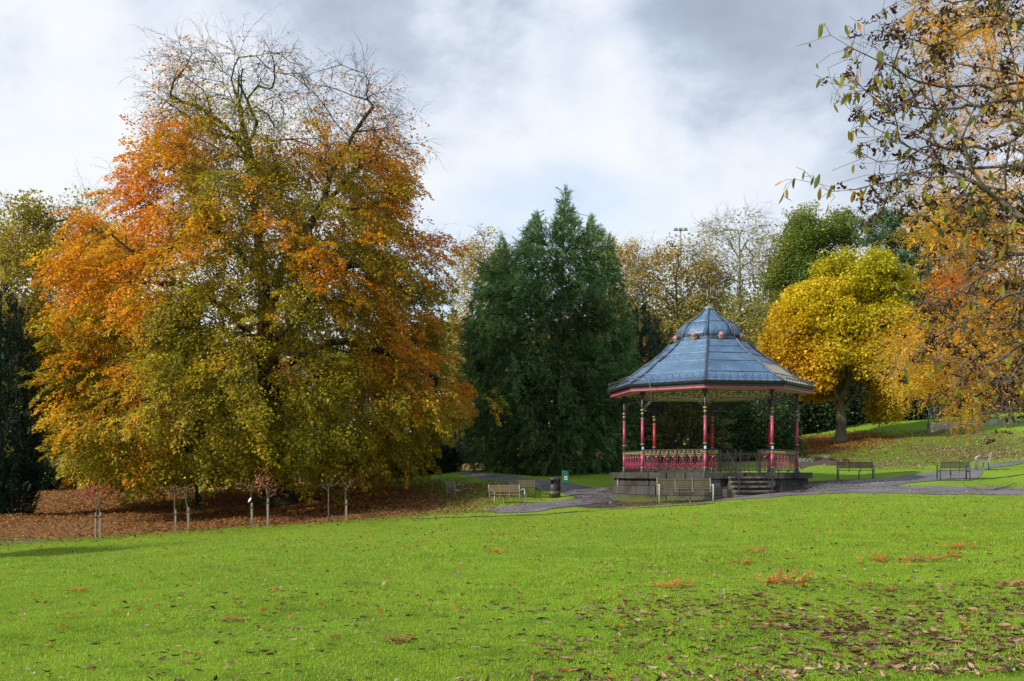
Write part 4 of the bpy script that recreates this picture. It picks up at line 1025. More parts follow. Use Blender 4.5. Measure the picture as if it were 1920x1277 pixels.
# second stem standing in front of the big beech
s2 = foot(371, 49.0)
sx = thing('young_tree', 'slim dark trunk standing alone under the left side of the big beech', 'tree', s2)
MB().tube([(0, 0, -.3), (0, 0, 0), (.02, 0, .8), (.0, .1, 2.2), (-.1, .1, 4.2)], [.22, .17, .14, .12, .08], 9).obj('trunk', M_BARKDK, sx, smooth=True)
B = Acc(); n = 60; Pn = np.array(s2) + rng.normal(0, 1, (n, 3)) * [.8, .8, .8] + [0, 0, 4.0]
B_c = np.tile(OLIVE, (n, 1)); bake_leaves(B, Pn, rng.normal(0, 1, (n, 3)), np.full(n, .8), CLP, B_c, np.tile(GREEN, (n, 1))); put(sx, B, 'crown', M_LEAF)

# ================================================================== CONIFERS AND YEWS built from spires
FR = [t_frond(i) for i in range(8)]
FRU = [t_frond(i + 30, L=34, length=.7, width=.22, ls=.20, droop=-.15, lift=.15) for i in range(8)]
def spires(name, label, base, cones, n, c1, c2, T=FR, clump=1, sc=1.0, droop=-.35, seed=0, group=None, up=0.0, lump=.25, mat=None, cat='conifer', r_trunk=.4, roll=.5, tint=.5):
    """cones: (column of tip, row of tip, distance, row of widest, half width px, row of foot, foot half width, power)"""
    r = np.random.default_rng(seed + 50); S_ = []
    for (px, pt, Y, pw, hw, pf, fw, pw_) in cones:
        X = (px - CX) / F * Y; zt = (HY - pt) / F * Y; zw = (HY - pw) / F * Y; zf = (HY - pf) / F * Y; S_.append((X, Y, zt, zw, hw * Y / F, zf, fw * Y / F, pw_))
    def rad(s, z):
        X, Y, zt, zw, hw, zf, fw, p = s
        return np.where(z > zw, hw * np.clip((zt - z) / (zt - zw), 0, 1) ** p, fw + (hw - fw) * np.clip((z - zf) / max(zw - zf, .01), 0, 1) ** .6)
    Ps = []; Os = []; area = np.array([(s[2] - s[5]) * s[4] for s in S_]); area = area / area.sum()
    cnt = 0
    while cnt < n:
        m = n; ci = r.choice(len(S_), m, p=area); st = np.array(S_)[ci]; z = st[:, 5] + (st[:, 2] - st[:, 5]) * r.random(m) ** 1.3
        rr = np.zeros(m)
        for c, s in enumerate(S_): q = ci == c; rr[q] = rad(s, z[q])
        th = r.uniform(0, 2 * np.pi, m)
        lum = 1 + lump * (np.sin(th * 5 + z * 1.3 + st[:, 0]) * .5 + np.sin(th * 9 - z * 2.1) * .35 + np.sin(z * 3.7 + th * 2) * .25) * .6
        q = rr * lum * (1 - .5 * r.random(m) ** 2.5); P = np.stack([st[:, 0] + q * np.cos(th), st[:, 1] + q * np.sin(th), z], -1); O = np.stack([np.cos(th), np.sin(th), np.zeros(m)], -1)
        ok = r.random(m) < np.clip(rr / (st[:, 4]) + .12, 0, 1)
        for c, s in enumerate(S_):
            ins = np.hypot(P[:, 0] - s[0], P[:, 1] - s[1]) < rad(s, z) - .9; ok &= ~(ins & (ci != c))
        ok &= ~((O[:, 1] > .55) & (r.random(m) < .6))
        Ps.append(P[ok]); Os.append(O[ok]); cnt += ok.sum()
    P = np.concatenate(Ps)[:n]; O = np.concatenate(Os)[:n]; cv = np.zeros(n)
    if clump > 1:
        m = n // clump; P = np.repeat(P[:m], clump, 0); O = np.repeat(O[:m], clump, 0); n = len(P); cv = np.repeat(r.normal(0, .16, m), clump)
        P = P + np.repeat(r.normal(0, .16, (m, 1)), clump, 0) * O * 1.6 + r.normal(0, 1, (n, 3)) * [.17, .17, .26]
        inner = r.random(n) < .24; ctr = np.array([[s[0], s[1]] for s in S_]); j = np.hypot(P[:, None, 0] - ctr[None, :, 0], P[:, None, 1] - ctr[None, :, 1]).argmin(1)
        f_ = r.uniform(.15, .8, (n, 1)); Q_ = P.copy(); Q_[:, :2] = ctr[j] * f_ + P[:, :2] * (1 - f_); P[inner] = Q_[inner]
    D = nrm(O * .8 + [0, 0, droop] + r.normal(0, .32, (n, 3)) + [0, 0, up])
    Tr = mk_tree(name, label, cat, base, group); A = Acc()
    for s in S_:
        top = np.array([s[0], s[1], s[2] - .25]); b0 = np.array([s[0], s[1], s[5] - .6]); L = resample([b0, top], .8, .03, r); rr = np.linspace(r_trunk if s is S_[0] else r_trunk * .35, .02, len(L))
        V, Q = tubes_np(L[:-1], L[1:], rr[:-1], rr[1:], 6); A.add(V, Q)
    # limbs reaching the foliage
    k = r.permutation(n)[:n // 16]; ax = []
    near = np.array([[s[0], s[1]] for s in S_]); d = np.hypot(P[k][:, None, 0] - near[None, :, 0], P[k][:, None, 1] - near[None, :, 1]).argmin(1)
    b0 = np.stack([near[d][:, 0], near[d][:, 1], P[k][:, 2] + .3], -1); zt = np.array([s[2] for s in S_])[d]; b0[:, 2] = np.minimum(b0[:, 2], zt - .3)
    V, Q = tubes_np(b0, P[k], np.full(len(k), .035), np.full(len(k), .010), 3); A.add(V, Q)
    put(Tr, A, 'trunk', M_BARKDK)
    nz = fbm3(P, .8, seed)[:, None] * tint + cv[:, None]; C1 = np.array(c1) * (1 + nz); C2 = np.array(c2) * (1 + nz)
    B = Acc(); bake_leaves(B, P, D, sc * r.uniform(.65, 1.3, n), T, C1, C2, roll, .3); put(Tr, B, 'crown', mat or M_NEEDLE); return Tr
DG, DG2 = (.050, .118, .042), (.095, .175, .058)
def conifer_mass(label, base, outline, Yc, dr, n, c1, c2, T, sc, seed, peaks):
    """dense many-topped conifer: plumes of drooping sprays over a solid volume with the given outline"""
    r = np.random.default_rng(seed); ox = np.array(outline, float); ys = np.arange(340, 892, 4.0); L_ = []; R_ = []
    xs = np.arange(840, 1215, 1.5)
    for y in ys:
        ins = inpoly(xs, np.full(len(xs), y), outline); L_.append(xs[ins].min() if ins.any() else 1060); R_.append(xs[ins].max() if ins.any() else 1061)
    L_ = np.array(L_); R_ = np.array(R_); m = n * 12; y = r.uniform(340, 890, m); x = r.uniform(845, 1210, m); ok = inpoly(x, y, outline) & (r.random(m) < np.where(y < 480, 1, np.where(y < 600, .5, .36))); x, y = x[ok][:n], y[ok][:n]; n = len(x)
    xl, xr = np.interp(y, ys, L_), np.interp(y, ys, R_); cx = (xl + xr) / 2; hw = np.maximum((xr - xl) / 2, 3); u = np.clip((x - cx) / hw, -1, 1)
    # depth: most of the foliage on the front skin, the rest through the body and round the back
    kind = r.random(n); D_ = dr * hw * Yc / F; s_ = np.sqrt(1 - u * u); v = np.where(kind < .64, -s_ * r.uniform(.88, 1.0, n), np.where(kind < .85, r.uniform(-.8, .6, n) * s_, s_ * r.uniform(.85, 1, n)))
    P = np.stack([(x - CX) / F * Yc, Yc + v * D_, (HY - y) / F * Yc], -1)
    # each plume is a cell: it pushes out or sinks in as one and has its own tone
    nc = 520; ci = r.choice(n, nc, replace=False); C = P[ci]; k = np.zeros(n, int)
    for a in range(0, n, 2000): k[a:a + 2000] = (((P[a:a + 2000, None] - C[None]) * [1, .8, .62]) ** 2).sum(-1).argmin(1)
    push = r.normal(0, .38, nc)[k]; tone = r.normal(0, .22, nc)[k]; dv = P - C[k]; up = dv[:, 2]
    P[:, 1] += np.where(v < 0, -1, 1) * (push - .22 * (dv[:, 0] ** 2) + .10 * up) * np.clip(hw / 60, 0, 1)
    O = nrm(np.stack([u, v * 1.0, np.zeros(n)], -1)); D = nrm(O * .55 + nrm(dv + 1e-6) * .45 + r.normal(0, .22, (n, 3)) + [0, 0, -.28] + (np.abs(u) > .8)[:, None] * np.array([0, 0, .35]) + (y < 480)[:, None] * np.array([0, 0, .75]))
    Tr = mk_tree('conifer_tree', label, 'conifer', base); A = Acc()
    for px, py, Y in peaks:
        top = A3(px, py + 14, Y); b0 = np.array([base[0] * .7 + top[0] * .3, base[1] + (Y - Yc) * .4, base[2] - .3]); L = resample([b0, b0 * .5 + top * .5 + [0, 0, 0], top], .8, .03, r); rr = np.linspace(.20 if py < 350 else .09, .02, len(L)); V, Q = tubes_np(L[:-1], L[1:], rr[:-1], rr[1:], 6); A.add(V, Q)
    j = r.permutation(n)[:260]; b0 = np.stack([np.full(260, base[0]) * .6 + P[j][:, 0] * .4, np.full(260, Yc), P[j][:, 2] + .4], -1); V, Q = tubes_np(b0, P[j], np.full(260, .04), np.full(260, .01), 3); A.add(V, Q); put(Tr, A, 'trunk', M_BARKDK)
    nz = (fbm3(P, .7, seed) * .5 + tone)[:, None]; B = Acc(); edge = np.where(y < 480, .55, np.where(y < 600, .8, 1.0)) * np.where(np.abs(u) > .88, .75, 1)
    bake_leaves(B, P, D, sc * r.uniform(.65, 1.25, n) * np.where((kind >= .64) & (np.abs(u) < .75) & (y > 430), 1.75, 1) * edge, T, np.array(c1) * (1 + nz), np.array(c2) * (1 + nz), .5, .3); put(Tr, B, 'crown', M_NEEDLE)
conifer_mass('massive dark green feathery conifer with several pointed tops, left of the bandstand', foot(1030, 62),
       [(1061, 352), (1068, 385), (1076, 412), (1084, 446), (1092, 452), (1099, 420), (1106, 400), (1113, 424), (1122, 458), (1130, 474), (1137, 452), (1142, 438), (1148, 470), (1158, 510), (1168, 560), (1180, 610), (1190, 670), (1194, 740), (1190, 830), (1172, 884),
        (1060, 890), (970, 889), (890, 884), (874, 850), (874, 800), (864, 750), (864, 700), (866, 650), (876, 600), (888, 560), (898, 526), (908, 494), (918, 516), (928, 488), (937, 456), (943, 436), (950, 464), (960, 488), (974, 484), (986, 452), (998, 420), (1005, 402), (1013, 432), (1024, 452), (1034, 440), (1044, 410), (1053, 380)],
       61.5, .92, 12300, (.062, .140, .046), (.115, .200, .060), FR, .74, 2, [(1060, 345, 61.5), (1004, 400, 60), (1106, 395, 61), (943, 430, 61), (1142, 435, 60.5)])
YD, YD2 = (.014, .036, .026), (.026, .058, .036)
spires('yew_tree', 'near black columnar yew filling the left edge of the photo beside the beech', foot(10, 46),
       [(2, 535, 46, 820, 58, 985, 34, .45), (36, 570, 45.5, 840, 34, 965, 20, .5), (58, 690, 46.5, 860, 16, 930, 8, .55), (-30, 550, 46, 820, 60, 985, 40, .5)], 3000, YD, YD2, T=FRU, sc=.75, seed=3, up=.9, droop=0, cat='yew', r_trunk=.12, lump=.35)
GY_ = 'dark yews between the big conifer and the bandstand'
spires('yew_tree', 'dark upright yew directly right of the big conifer, touching it', foot(1180, 66), [(1196, 560, 64, 760, 40, 892, 34, .45), (1180, 600, 64, 800, 40, 892, 30, .5)], 1600, YD, YD2, T=FRU, sc=.8, seed=4, up=.9, droop=0, cat='yew', group=GY_, r_trunk=.1)
spires('yew_tree', 'slender pointed yew rising behind the left eave of the bandstand', foot(1217, 68), [(1219, 600, 68, 720, 26, 892, 24, .4)], 1000, YD, YD2, T=FRU, sc=.75, seed=5, up=.9, droop=0, cat='yew', group=GY_, r_trunk=.1)
spires('yew_tree', 'shorter yew tip just left of the bandstand dome', foot(1250, 70), [(1249, 620, 70, 740, 24, 890, 22, .4)], 800, YD, YD2, T=FRU, sc=.75, seed=6, up=.9, droop=0, cat='yew', group=GY_, r_trunk=.1)

# ================================================================== OTHER TREES
def const(a, b, s=1.0, seed=0, rel=.25):
    a, b = np.array(a, float), np.array(b, float)
    def f(P, x, y, d):
        w_ = np.clip(.5 + s * fbm3(P, .5, seed), 0, 1); c = blend(np.tile(a, (len(P), 1)), np.tile(b, (len(P), 1)), w_); return c, c * (1 + rel)
    return f
def yellow_col(P, x, y, d):
    n = fbm3(P, .6, 12); low = np.clip(smooth(y, 540, 740) * .75 + smooth(-x, -1570, -1430) * .5 - .05 + .6 * n, 0, 1)
    g = np.clip(.22 + .30 * smooth(-y, -660, -480) * smooth(x, 1440, 1640) + .8 * fbm3(P, .9, 5), 0, .65)
    c = blend(np.tile(YEL, (len(P), 1)), np.tile(np.array([.64, .24, .015]), (len(P), 1)), low); c = blend(c, np.tile(np.array([.26, .33, .02]), (len(P), 1)), g)
    return c, blend(c, np.tile(YEL, (len(P), 1)), np.full(len(P), .4))
yb = foot(1577, 69)
YR = [(478, 1580, 1650), (495, 1550, 1670), (525, 1515, 1688), (560, 1480, 1695), (595, 1452, 1698), (630, 1440, 1698), (665, 1440, 1702), (700, 1455, 1712), (735, 1480, 1712), (762, 1510, 1700), (775, 1530, 1680)]
def ygap(P, x, y): return np.where((y > 690) & (np.abs(x - 1580) < 50) & (P[:, 1] < 71), .0, 1) * np.where((y > 730) & (np.abs(x - 1578) < 62), .0, 1)
deciduous('maple_tree', 'round bright yellow and gold maple on the bank right of the bandstand', yb, YR, 69, yellow_col, nt=700, n_leaf=1750, dr=.85,
          limbs=[[np.array(yb), A3(1577, 775, 69), A3(1576, 745, 69), A3(1590, 700, 69), A3(1585, 600, 69), A3(1600, 500, 69)], [A3(1577, 762, 69), A3(1565, 735, 68.5), A3(1550, 690, 68), A3(1510, 640, 67)],
                 [A3(1579, 765, 69), A3(1605, 735, 68.7), A3(1613, 700, 68.5), A3(1660, 620, 68)], [A3(1580, 700, 69), A3(1640, 660, 69), A3(1690, 650, 70)], [A3(1560, 700, 69), A3(1500, 690, 70), A3(1450, 670, 70)]],
          r_base=.34, r_tip=.016, sc=1.05, leafT=[t_clump(i + 40, L=95, rad=.66, ls=.19) for i in range(8)], seed=8, dens=lambda P, x, y: ygap(P, x, y) * np.clip(.8 + .9 * fbm3(P, 1.0, 66), .2, 1), bark=worn('maple_bark', (.085, .075, .05), (.13, .12, .075), 2, .9), rough=.32, droop=-.3, jit=.34, shell=.55, cat='maple tree')
BIGCLP = [t_clump(i + 60, L=105, rad=.95, ls=.20) for i in range(8)]
deciduous('oak_tree', 'olive gold oak with dark spreading limbs behind the left side of the beech', foot(60, 66), [(362, 130, 190), (385, 105, 215), (405, 5, 230), (440, -60, 240), (500, -90, 250), (560, -100, 250), (620, -90, 240), (700, -60, 220), (780, -20, 180), (850, 0, 140)], 66,
          const((.26, .23, .035), (.42, .31, .035), 1.0, 3), nt=420, n_leaf=900, dr=.8, r_base=.5, sc=1.0, leafT=BIGCLP, seed=9, keep=.75, rough=.3, bark=M_BARKDK, tw=200, shell=.35, cat='oak tree')
GB = 'autumn trees on the slope behind the bandstand'
deciduous('autumn_tree', 'pale golden half bare tree between the beech and the dark conifer', foot(890, 92), [(446, 880, 935), (460, 862, 950), (500, 848, 960), (560, 845, 965), (640, 840, 960), (740, 850, 940)], 92,
          const((.33, .27, .08), (.42, .31, .05), .8, 4), nt=220, n_leaf=330, dr=.9, r_base=.35, r_tip=.02, sc=1.1, leafT=BIGCLP, seed=10, keep=.5, tw=200, group=GB, rough=.3, trs=1.5)
deciduous('autumn_tree', 'small golden treetop peeping out at the right shoulder of the dark conifer', foot(1150, 95), [(452, 1140, 1165), (470, 1130, 1182), (500, 1125, 1186), (560, 1120, 1180), (640, 1120, 1180)], 95,
          const((.46, .32, .05), (.52, .36, .03), .8, 5), nt=120, n_leaf=160, dr=.9, r_base=.3, r_tip=.02, sc=1.1, leafT=BIGCLP, seed=11, keep=.55, tw=120, group=GB, rough=.3, trs=1.5)
deciduous('autumn_tree', 'yellow brown half leafless tree below the floodlight mast', foot(1275, 88), [(464, 1240, 1290), (476, 1222, 1320), (496, 1205, 1345), (520, 1190, 1360), (580, 1180, 1365), (660, 1180, 1360), (740, 1190, 1350)], 88,
          const((.22, .21, .055), (.38, .27, .045), 1.3, 6), nt=520, n_leaf=620, dr=.9, r_base=.38, r_tip=.018, sc=1.15, leafT=BIGCLP, seed=12, keep=.36, tw=360, group=GB, rough=.35, bark=M_BARK, trs=1.6)
deciduous('bare_tree', 'grey almost bare tree with fine twigs against the sky behind the dome', foot(1385, 92), [(402, 1350, 1410), (420, 1325, 1435), (450, 1315, 1455), (500, 1310, 1465), (560, 1310, 1465), (640, 1320, 1455), (720, 1330, 1440)], 92,
          const((.28, .27, .10), (.40, .34, .09), .8, 7), nt=520, n_leaf=300, dr=.9, r_base=.35, r_tip=.018, sc=1.1, leafT=BIGCLP, seed=13, keep=.20, tw=420, bark=worn('grey_twig_bark', (.24, .23, .19), (.18, .18, .10), 2, .9), group=GB, rough=.25, trs=1.6)
deciduous('mossy_tree', 'tree with lime mossy limbs fanning out just behind the bandstand dome', foot(1395, 80), [(560, 1370, 1450), (590, 1350, 1470), (640, 1350, 1470), (700, 1350, 1460)], 80,
          const((.20, .20, .06), (.30, .26, .05), .8, 8), nt=180, n_leaf=130, dr=.9, limbs=[[np.array(foot(1375, 80)), A3(1362, 640, 80), A3(1360, 590, 80), A3(1372, 550, 80)], [A3(1363, 620, 80), A3(1390, 590, 80), A3(1420, 575, 80)], [A3(1364, 630, 80), A3(1400, 600, 79), A3(1440, 578, 79)], [A3(1362, 620, 80), A3(1385, 560, 81), A3(1400, 530, 81)]],
          r_base=.26, r_tip=.02, sc=1.0, leafT=BIGCLP, seed=14, keep=.3, tw=160, bark=worn('lime_moss_bark', (.20, .21, .03), (.12, .12, .05), 1.5, .9), group=GB, trs=1.5)
deciduous('broadleaf_tree', 'still green rounded tree behind the yellow maple', foot(1525, 88), [(400, 1510, 1555), (415, 1480, 1590), (445, 1462, 1610), (490, 1448, 1615), (540, 1440, 1615), (600, 1438, 1600), (700, 1445, 1590)], 88,
          const((.10, .17, .03), (.24, .25, .04), 1.2, 9), nt=420, n_leaf=950, dr=.85, r_base=.4, sc=1.0, leafT=[t_clump(i + 80, L=100, rad=.95, ls=.20) for i in range(8)], seed=15, rough=.45, shell=.5)
# pines at the right
PN = [t_needleball(i) for i in range(8)]
def pine(label, px, Y, top, foot_row, rows, n, seed, lean=0):
    b0 = np.array(foot(px, Y)); tg = sample_crown(n // 3, rows, Y, .9, .2, .3, seed)
    tg[:, 2] = np.round(tg[:, 2] / 1.5) * 1.5 + rng.normal(0, .3, len(tg))
    pos, par, rad, tips, dirs = grow([[b0 - [0, 0, .4], A3(px + lean * .3, (top + foot_row) / 2, Y), A3(px + lean, top + 8, Y)]], tg, .6, .018, .36, wig=.07, turn=.2)
    T = mk_tree('pine_tree', label, 'pine tree', b0, 'tall pines at the right of the maple'); A = Acc(); wood(A, pos, par, rad, 6); put(T, A, 'trunk', M_BARK)
    s = rng.choice(tips, n); P = pos[s] + rng.normal(0, 1, (n, 3)) * [.55, .55, .16]; D = nrm(rng.normal(0, 1, (n, 3)) + [0, 0, .6])
    c = np.tile([.06, .11, .045], (n, 1)) * (1 + .5 * fbm3(P, .8, seed))[:, None]; B = Acc(); bake_leaves(B, P, D, rng.uniform(.9, 1.5, n), PN, c, c * 1.5, .8, .3); put(T, B, 'crown', M_NEEDLE)
pine('left pine with sky showing through its layered dark needles', 1672, 84, 372, 780, [(370, 1665, 1685), (400, 1640, 1700), (430, 1610, 1725), (480, 1620, 1735), (520, 1650, 1740), (580, 1640, 1760), (660, 1660, 1750)], 1000, 21, 5)
pine('right pine with a straight grey trunk, half hidden by the orange foliage', 1760, 86, 400, 780, [(400, 1745, 1775), (440, 1720, 1800), (500, 1700, 1820), (580, 1690, 1830), (660, 1700, 1820)], 1200, 22, 0)
MB().tube([A3(1752, 600, 82), A3(1735, 545, 81), A3(1710, 515, 80.5), A3(1700, 490, 80)], [.22, .18, .13, .08], 7).obj('leaning_limb', M_BARK, None, smooth=True)
o = bpy.data.objects['leaning_limb']; pt = [x for x in bpy.data.objects if x.name == 'pine_tree.001'][0]; o.parent = pt; o.location = -Vector(pt.location)
# evergreen shrubs
def shrub(label, px, Y, top, hw, c1, c2, n=320, seed=0, group=None, foot_row=None, T=None, sc=1.0, ratio=.8, name='evergreen_shrub', lump=.3, mat=None, cat='shrub'):
    """rounded bush of leaf clumps on short stems"""
    b0 = np.array(foot(px, Y)); zt = (HY - top) / F * Y; H = zt - b0[2]; rx = hw * Y / F; r = np.random.default_rng(seed + 300)
    th = r.uniform(0, 6.28, n); ph = np.arccos(r.uniform(-.25, 1, n)); lm = 1 + lump * (np.sin(th * 4 + seed) * .4 + np.sin(ph * 6 + th * 3) * .4); q = lm * (1 - .35 * r.random(n) ** 2)
    O = np.stack([np.sin(ph) * np.cos(th), np.sin(ph) * np.sin(th) * ratio, np.cos(ph)], -1); P = O * q[:, None] * [rx, rx, H * .72] + b0 + [0, 0, H * .28]
    P = P[P[:, 2] > b0[2] + .1]; n = len(P); O = nrm(P - b0 - [0, 0, H * .2]); Tt = mk_tree(name, label, cat, b0, group); A = Acc()
    k = r.permutation(n)[:n // 4]; V, Q = tubes_np(np.tile(b0, (len(k), 1)) + r.normal(0, .15, (len(k), 3)) * [1, 1, 0], P[k], np.full(len(k), .04), np.full(len(k), .012), 3); A.add(V, Q); put(Tt, A, 'stems', M_BARKDK)
    c1 = np.tile(np.array(c1, float), (n, 1)) * (1 + .35 * fbm3(P, .9, seed))[:, None]; c2 = np.tile(np.array(c2, float), (n, 1))
    B = Acc(); bake_leaves(B, P, nrm(O + r.normal(0, .4, (n, 3))), sc * r.uniform(.7, 1.3, n), T or CLP, c1, c2, .6, .3); put(Tt, B, 'foliage', mat or M_NEEDLE); return Tt
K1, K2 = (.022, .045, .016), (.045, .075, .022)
GS_ = 'dark evergreen shrubs massed behind the bandstand'
shrub('straggly olive bush seen between the left bandstand columns', 1285, 60, 752, 62, (.055, .062, .018), (.12, .11, .03), 300, 1, GS_, T=FR, sc=1.1)
shrub('dark green bush behind the middle of the bandstand', 1365, 66, 755, 60, (.03, .06, .018), (.06, .10, .028), 300, 2, GS_)
shrub('rounded green bush ending at the right bandstand column', 1438, 63, 768, 48, (.03, .065, .022), (.055, .10, .03), 320, 3, GS_)
shrub('low dark bush behind the left bandstand railing', 1205, 63, 790, 50, K1, K2, 240, 4, GS_)
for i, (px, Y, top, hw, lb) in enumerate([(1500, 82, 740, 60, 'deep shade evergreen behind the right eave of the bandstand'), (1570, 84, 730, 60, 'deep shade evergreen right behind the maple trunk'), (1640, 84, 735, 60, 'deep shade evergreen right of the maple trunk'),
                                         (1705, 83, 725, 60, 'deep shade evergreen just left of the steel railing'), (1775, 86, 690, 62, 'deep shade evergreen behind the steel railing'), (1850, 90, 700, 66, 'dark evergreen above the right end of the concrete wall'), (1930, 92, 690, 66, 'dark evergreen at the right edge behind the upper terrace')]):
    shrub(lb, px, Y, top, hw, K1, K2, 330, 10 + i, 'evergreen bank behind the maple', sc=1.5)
GL = 'laurels in the shade under the beech'
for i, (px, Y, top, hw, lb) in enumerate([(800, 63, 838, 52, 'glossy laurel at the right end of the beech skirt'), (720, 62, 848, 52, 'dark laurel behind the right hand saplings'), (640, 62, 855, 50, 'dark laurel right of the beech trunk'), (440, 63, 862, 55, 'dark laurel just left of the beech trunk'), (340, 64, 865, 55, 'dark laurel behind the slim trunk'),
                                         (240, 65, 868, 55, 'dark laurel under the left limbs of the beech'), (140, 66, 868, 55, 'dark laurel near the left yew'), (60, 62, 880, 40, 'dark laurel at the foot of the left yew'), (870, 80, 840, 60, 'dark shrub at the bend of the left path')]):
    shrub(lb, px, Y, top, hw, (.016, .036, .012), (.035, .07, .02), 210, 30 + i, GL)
# wooded hillside far behind, one mass
def hillside():
    n = 1500; r = np.random.default_rng(77); x = r.uniform(-70, 90, n); y = r.uniform(98, 150, n); z = ground(x, y); P = np.stack([x, y, z + r.random(n) ** .7 * 13.0], -1)
    pls = np.array([[.20, .19, .06], [.10, .12, .04], [.30, .22, .06], [.20, .17, .10], [.28, .17, .05]]); k = np.clip(((fbm(x, y, .12, 8) + 1) * 2.5 + r.normal(0, .5, n)).astype(int), 0, 4); c = pls[k] * .8
    B = Acc(); bake_leaves(B, P, r.normal(0, 1, (n, 3)), r.uniform(1.9, 3.3, n), BIGCLP, c, c * 1.3, .8, .3)
    s = r.permutation(n)[:500]; b0 = np.stack([P[s][:, 0], P[s][:, 1], ground(P[s][:, 0], P[s][:, 1])], -1)
    V, Q = tubes_np(b0, P[s], np.full(len(s), .25), np.full(len(s), .05), 4); props(meshobj('woodland_trunks', mesh_np('woodland_trunks', V, Q, M_BARKDK)), kind='stuff', label='trunks of the far woodland')
    props(meshobj('woodland', B.mesh('woodland', M_LEAF)), kind='stuff', label='mixed autumn woodland covering the hillside far behind')
hillside()
# off to the left and behind the camera stand more park trees; the nearest throws its shade on the lawn
def offtree(x, y, h, rad_, label, seed, col=((.05, .09, .03), (.08, .13, .03))):
    b0 = np.array([x, y, gz(x, y)]); T = mk_tree('park_tree', label, 'tree', b0, 'park trees outside the left of the frame'); r = np.random.default_rng(seed); n = 420
    th = r.uniform(0, 6.28, n); u = r.uniform(-1, 1, n); q = r.random(n) ** .33; s = np.sqrt(1 - u * u)
    P = b0 + np.stack([rad_ * q * s * np.cos(th), rad_ * q * s * np.sin(th), h * .58 + h * .42 * q * u], -1)
    A = Acc(); L = resample([b0 - [0, 0, .3], b0 + [0, 0, h * .8]], .8, .05); rr = np.linspace(.35, .05, len(L)); V, Q = tubes_np(L[:-1], L[1:], rr[:-1], rr[1:], 8); A.add(V, Q); put(T, A, 'trunk', M_BARK)
    c = np.tile(col[0], (n, 1)); B = Acc(); bake_leaves(B, P, r.normal(0, 1, (n, 3)), r.uniform(1, 1.6, n), CLP, c, np.tile(col[1], (n, 1)), .7); put(T, B, 'crown', M_NEEDLE)
offtree(-24.5, 25.5, 8.5, 2.9, 'rounded dark tree beyond the left edge whose shade lies across the lawn', 61)
# ================================================================== ORANGE FEATHERY TREE AND NEAR BRANCHES AT THE RIGHT
FE = [t_frond(i + 70, L=46, length=.58, width=.34, ls=.10, droop=.85, lift=.05) for i in range(10)]
def feathery():
    Y0 = 21.0; b0 = np.array([13.6, 22.0, gz(13.6, 22.0)])
    clusters = [(1735, 30, 34, 36, .35), (1790, 55, 50, 60, .6), (1850, 50, 70, 60, .6), (1760, 120, 30, 50, .3), (1815, 230, 40, 50, .35), (1890, 170, 50, 90, .35), (1775, 385, 40, 45, .9), (1800, 420, 80, 60, 1), (1880, 420, 70, 120, .9),
                (1790, 520, 46, 30, .9), (1860, 560, 70, 70, .6), (1735, 640, 70, 45, 1), (1710, 690, 45, 45, 1), (1800, 690, 80, 60, 1), (1775, 740, 60, 24, .8), (1822, 778, 30, 24, .9), (1870, 690, 60, 80, .8), (1975, 300, 50, 300, .4), (1975, 700, 60, 100, .5)]
    P = []; r = np.random.default_rng(5)
    for px, py, sx_, sy_, w_ in clusters:
        n = int(w_ * sx_ * sy_ / 18); x = px + r.normal(0, .55, n) * sx_; y = py + r.normal(0, .55, n) * sy_; Y = r.uniform(19.0, 24.5, n)
        P.append(np.stack([(x - CX) / F * Y, Y, (HY - y) / F * Y], -1))
    P = np.concatenate(P); x, y = pxy(P); P = P[(x > 1655) & (y < np.where((x > 1785) & (x < 1862), 800, 735))]; n = len(P)
    r2 = np.random.default_rng(6); ex = b0 + r2.normal(0, 1, (420, 3)) * [1.9, 1.9, 3.2] + [0, 0, 9]; ex = ex[pxy(ex)[0] > 1930]
    P = np.concatenate([P, ex]); n = len(P)
    tg = P[r.permutation(n)[:560]]
    pos, par, rad, tips, dirs = grow([[b0 - [0, 0, .3], b0 + [0, 0, 4], b0 + [0, 0, 9], b0 + [.1, 0, 14.5]]], tg, .5, .006, .38, wig=.05, sag=.15)
    T = mk_tree('redwood_tree', 'feathery orange gold redwood leaning in at the right edge, behind the near twiggy branches', 'tree', b0)
    A = Acc(); wood(A, pos, par, rad, 7); flare(A, b0, .42); put(T, A, 'trunk', M_BARK)
    x, y = pxy(P); nz = fbm3(P, .9, 4); red = np.exp(-((x - 1790) ** 2 / 2500 + (y - 520) ** 2 / 900)); w_ = np.clip(.45 + .9 * nz, 0, 1)
    c = blend(np.tile([.66, .38, .035], (n, 1)), np.tile([.62, .29, .02], (n, 1)), w_); c = blend(c, np.tile([.60, .13, .02], (n, 1)), np.clip(red, 0, 1)); c = blend(c, np.tile([.30, .26, .03], (n, 1)), np.clip(-nz * 1.6, 0, .8))
    o = nrm((P - b0) * [1, 1, 0]); B = Acc(); bake_leaves(B, P, nrm(o * .8 + r.normal(0, .45, (n, 3)) + [0, 0, -.1]), r.uniform(.55, 1.05, n), FE, c, c * 1.15, .4, .2); put(T, B, 'crown', M_LEAF)
feathery()
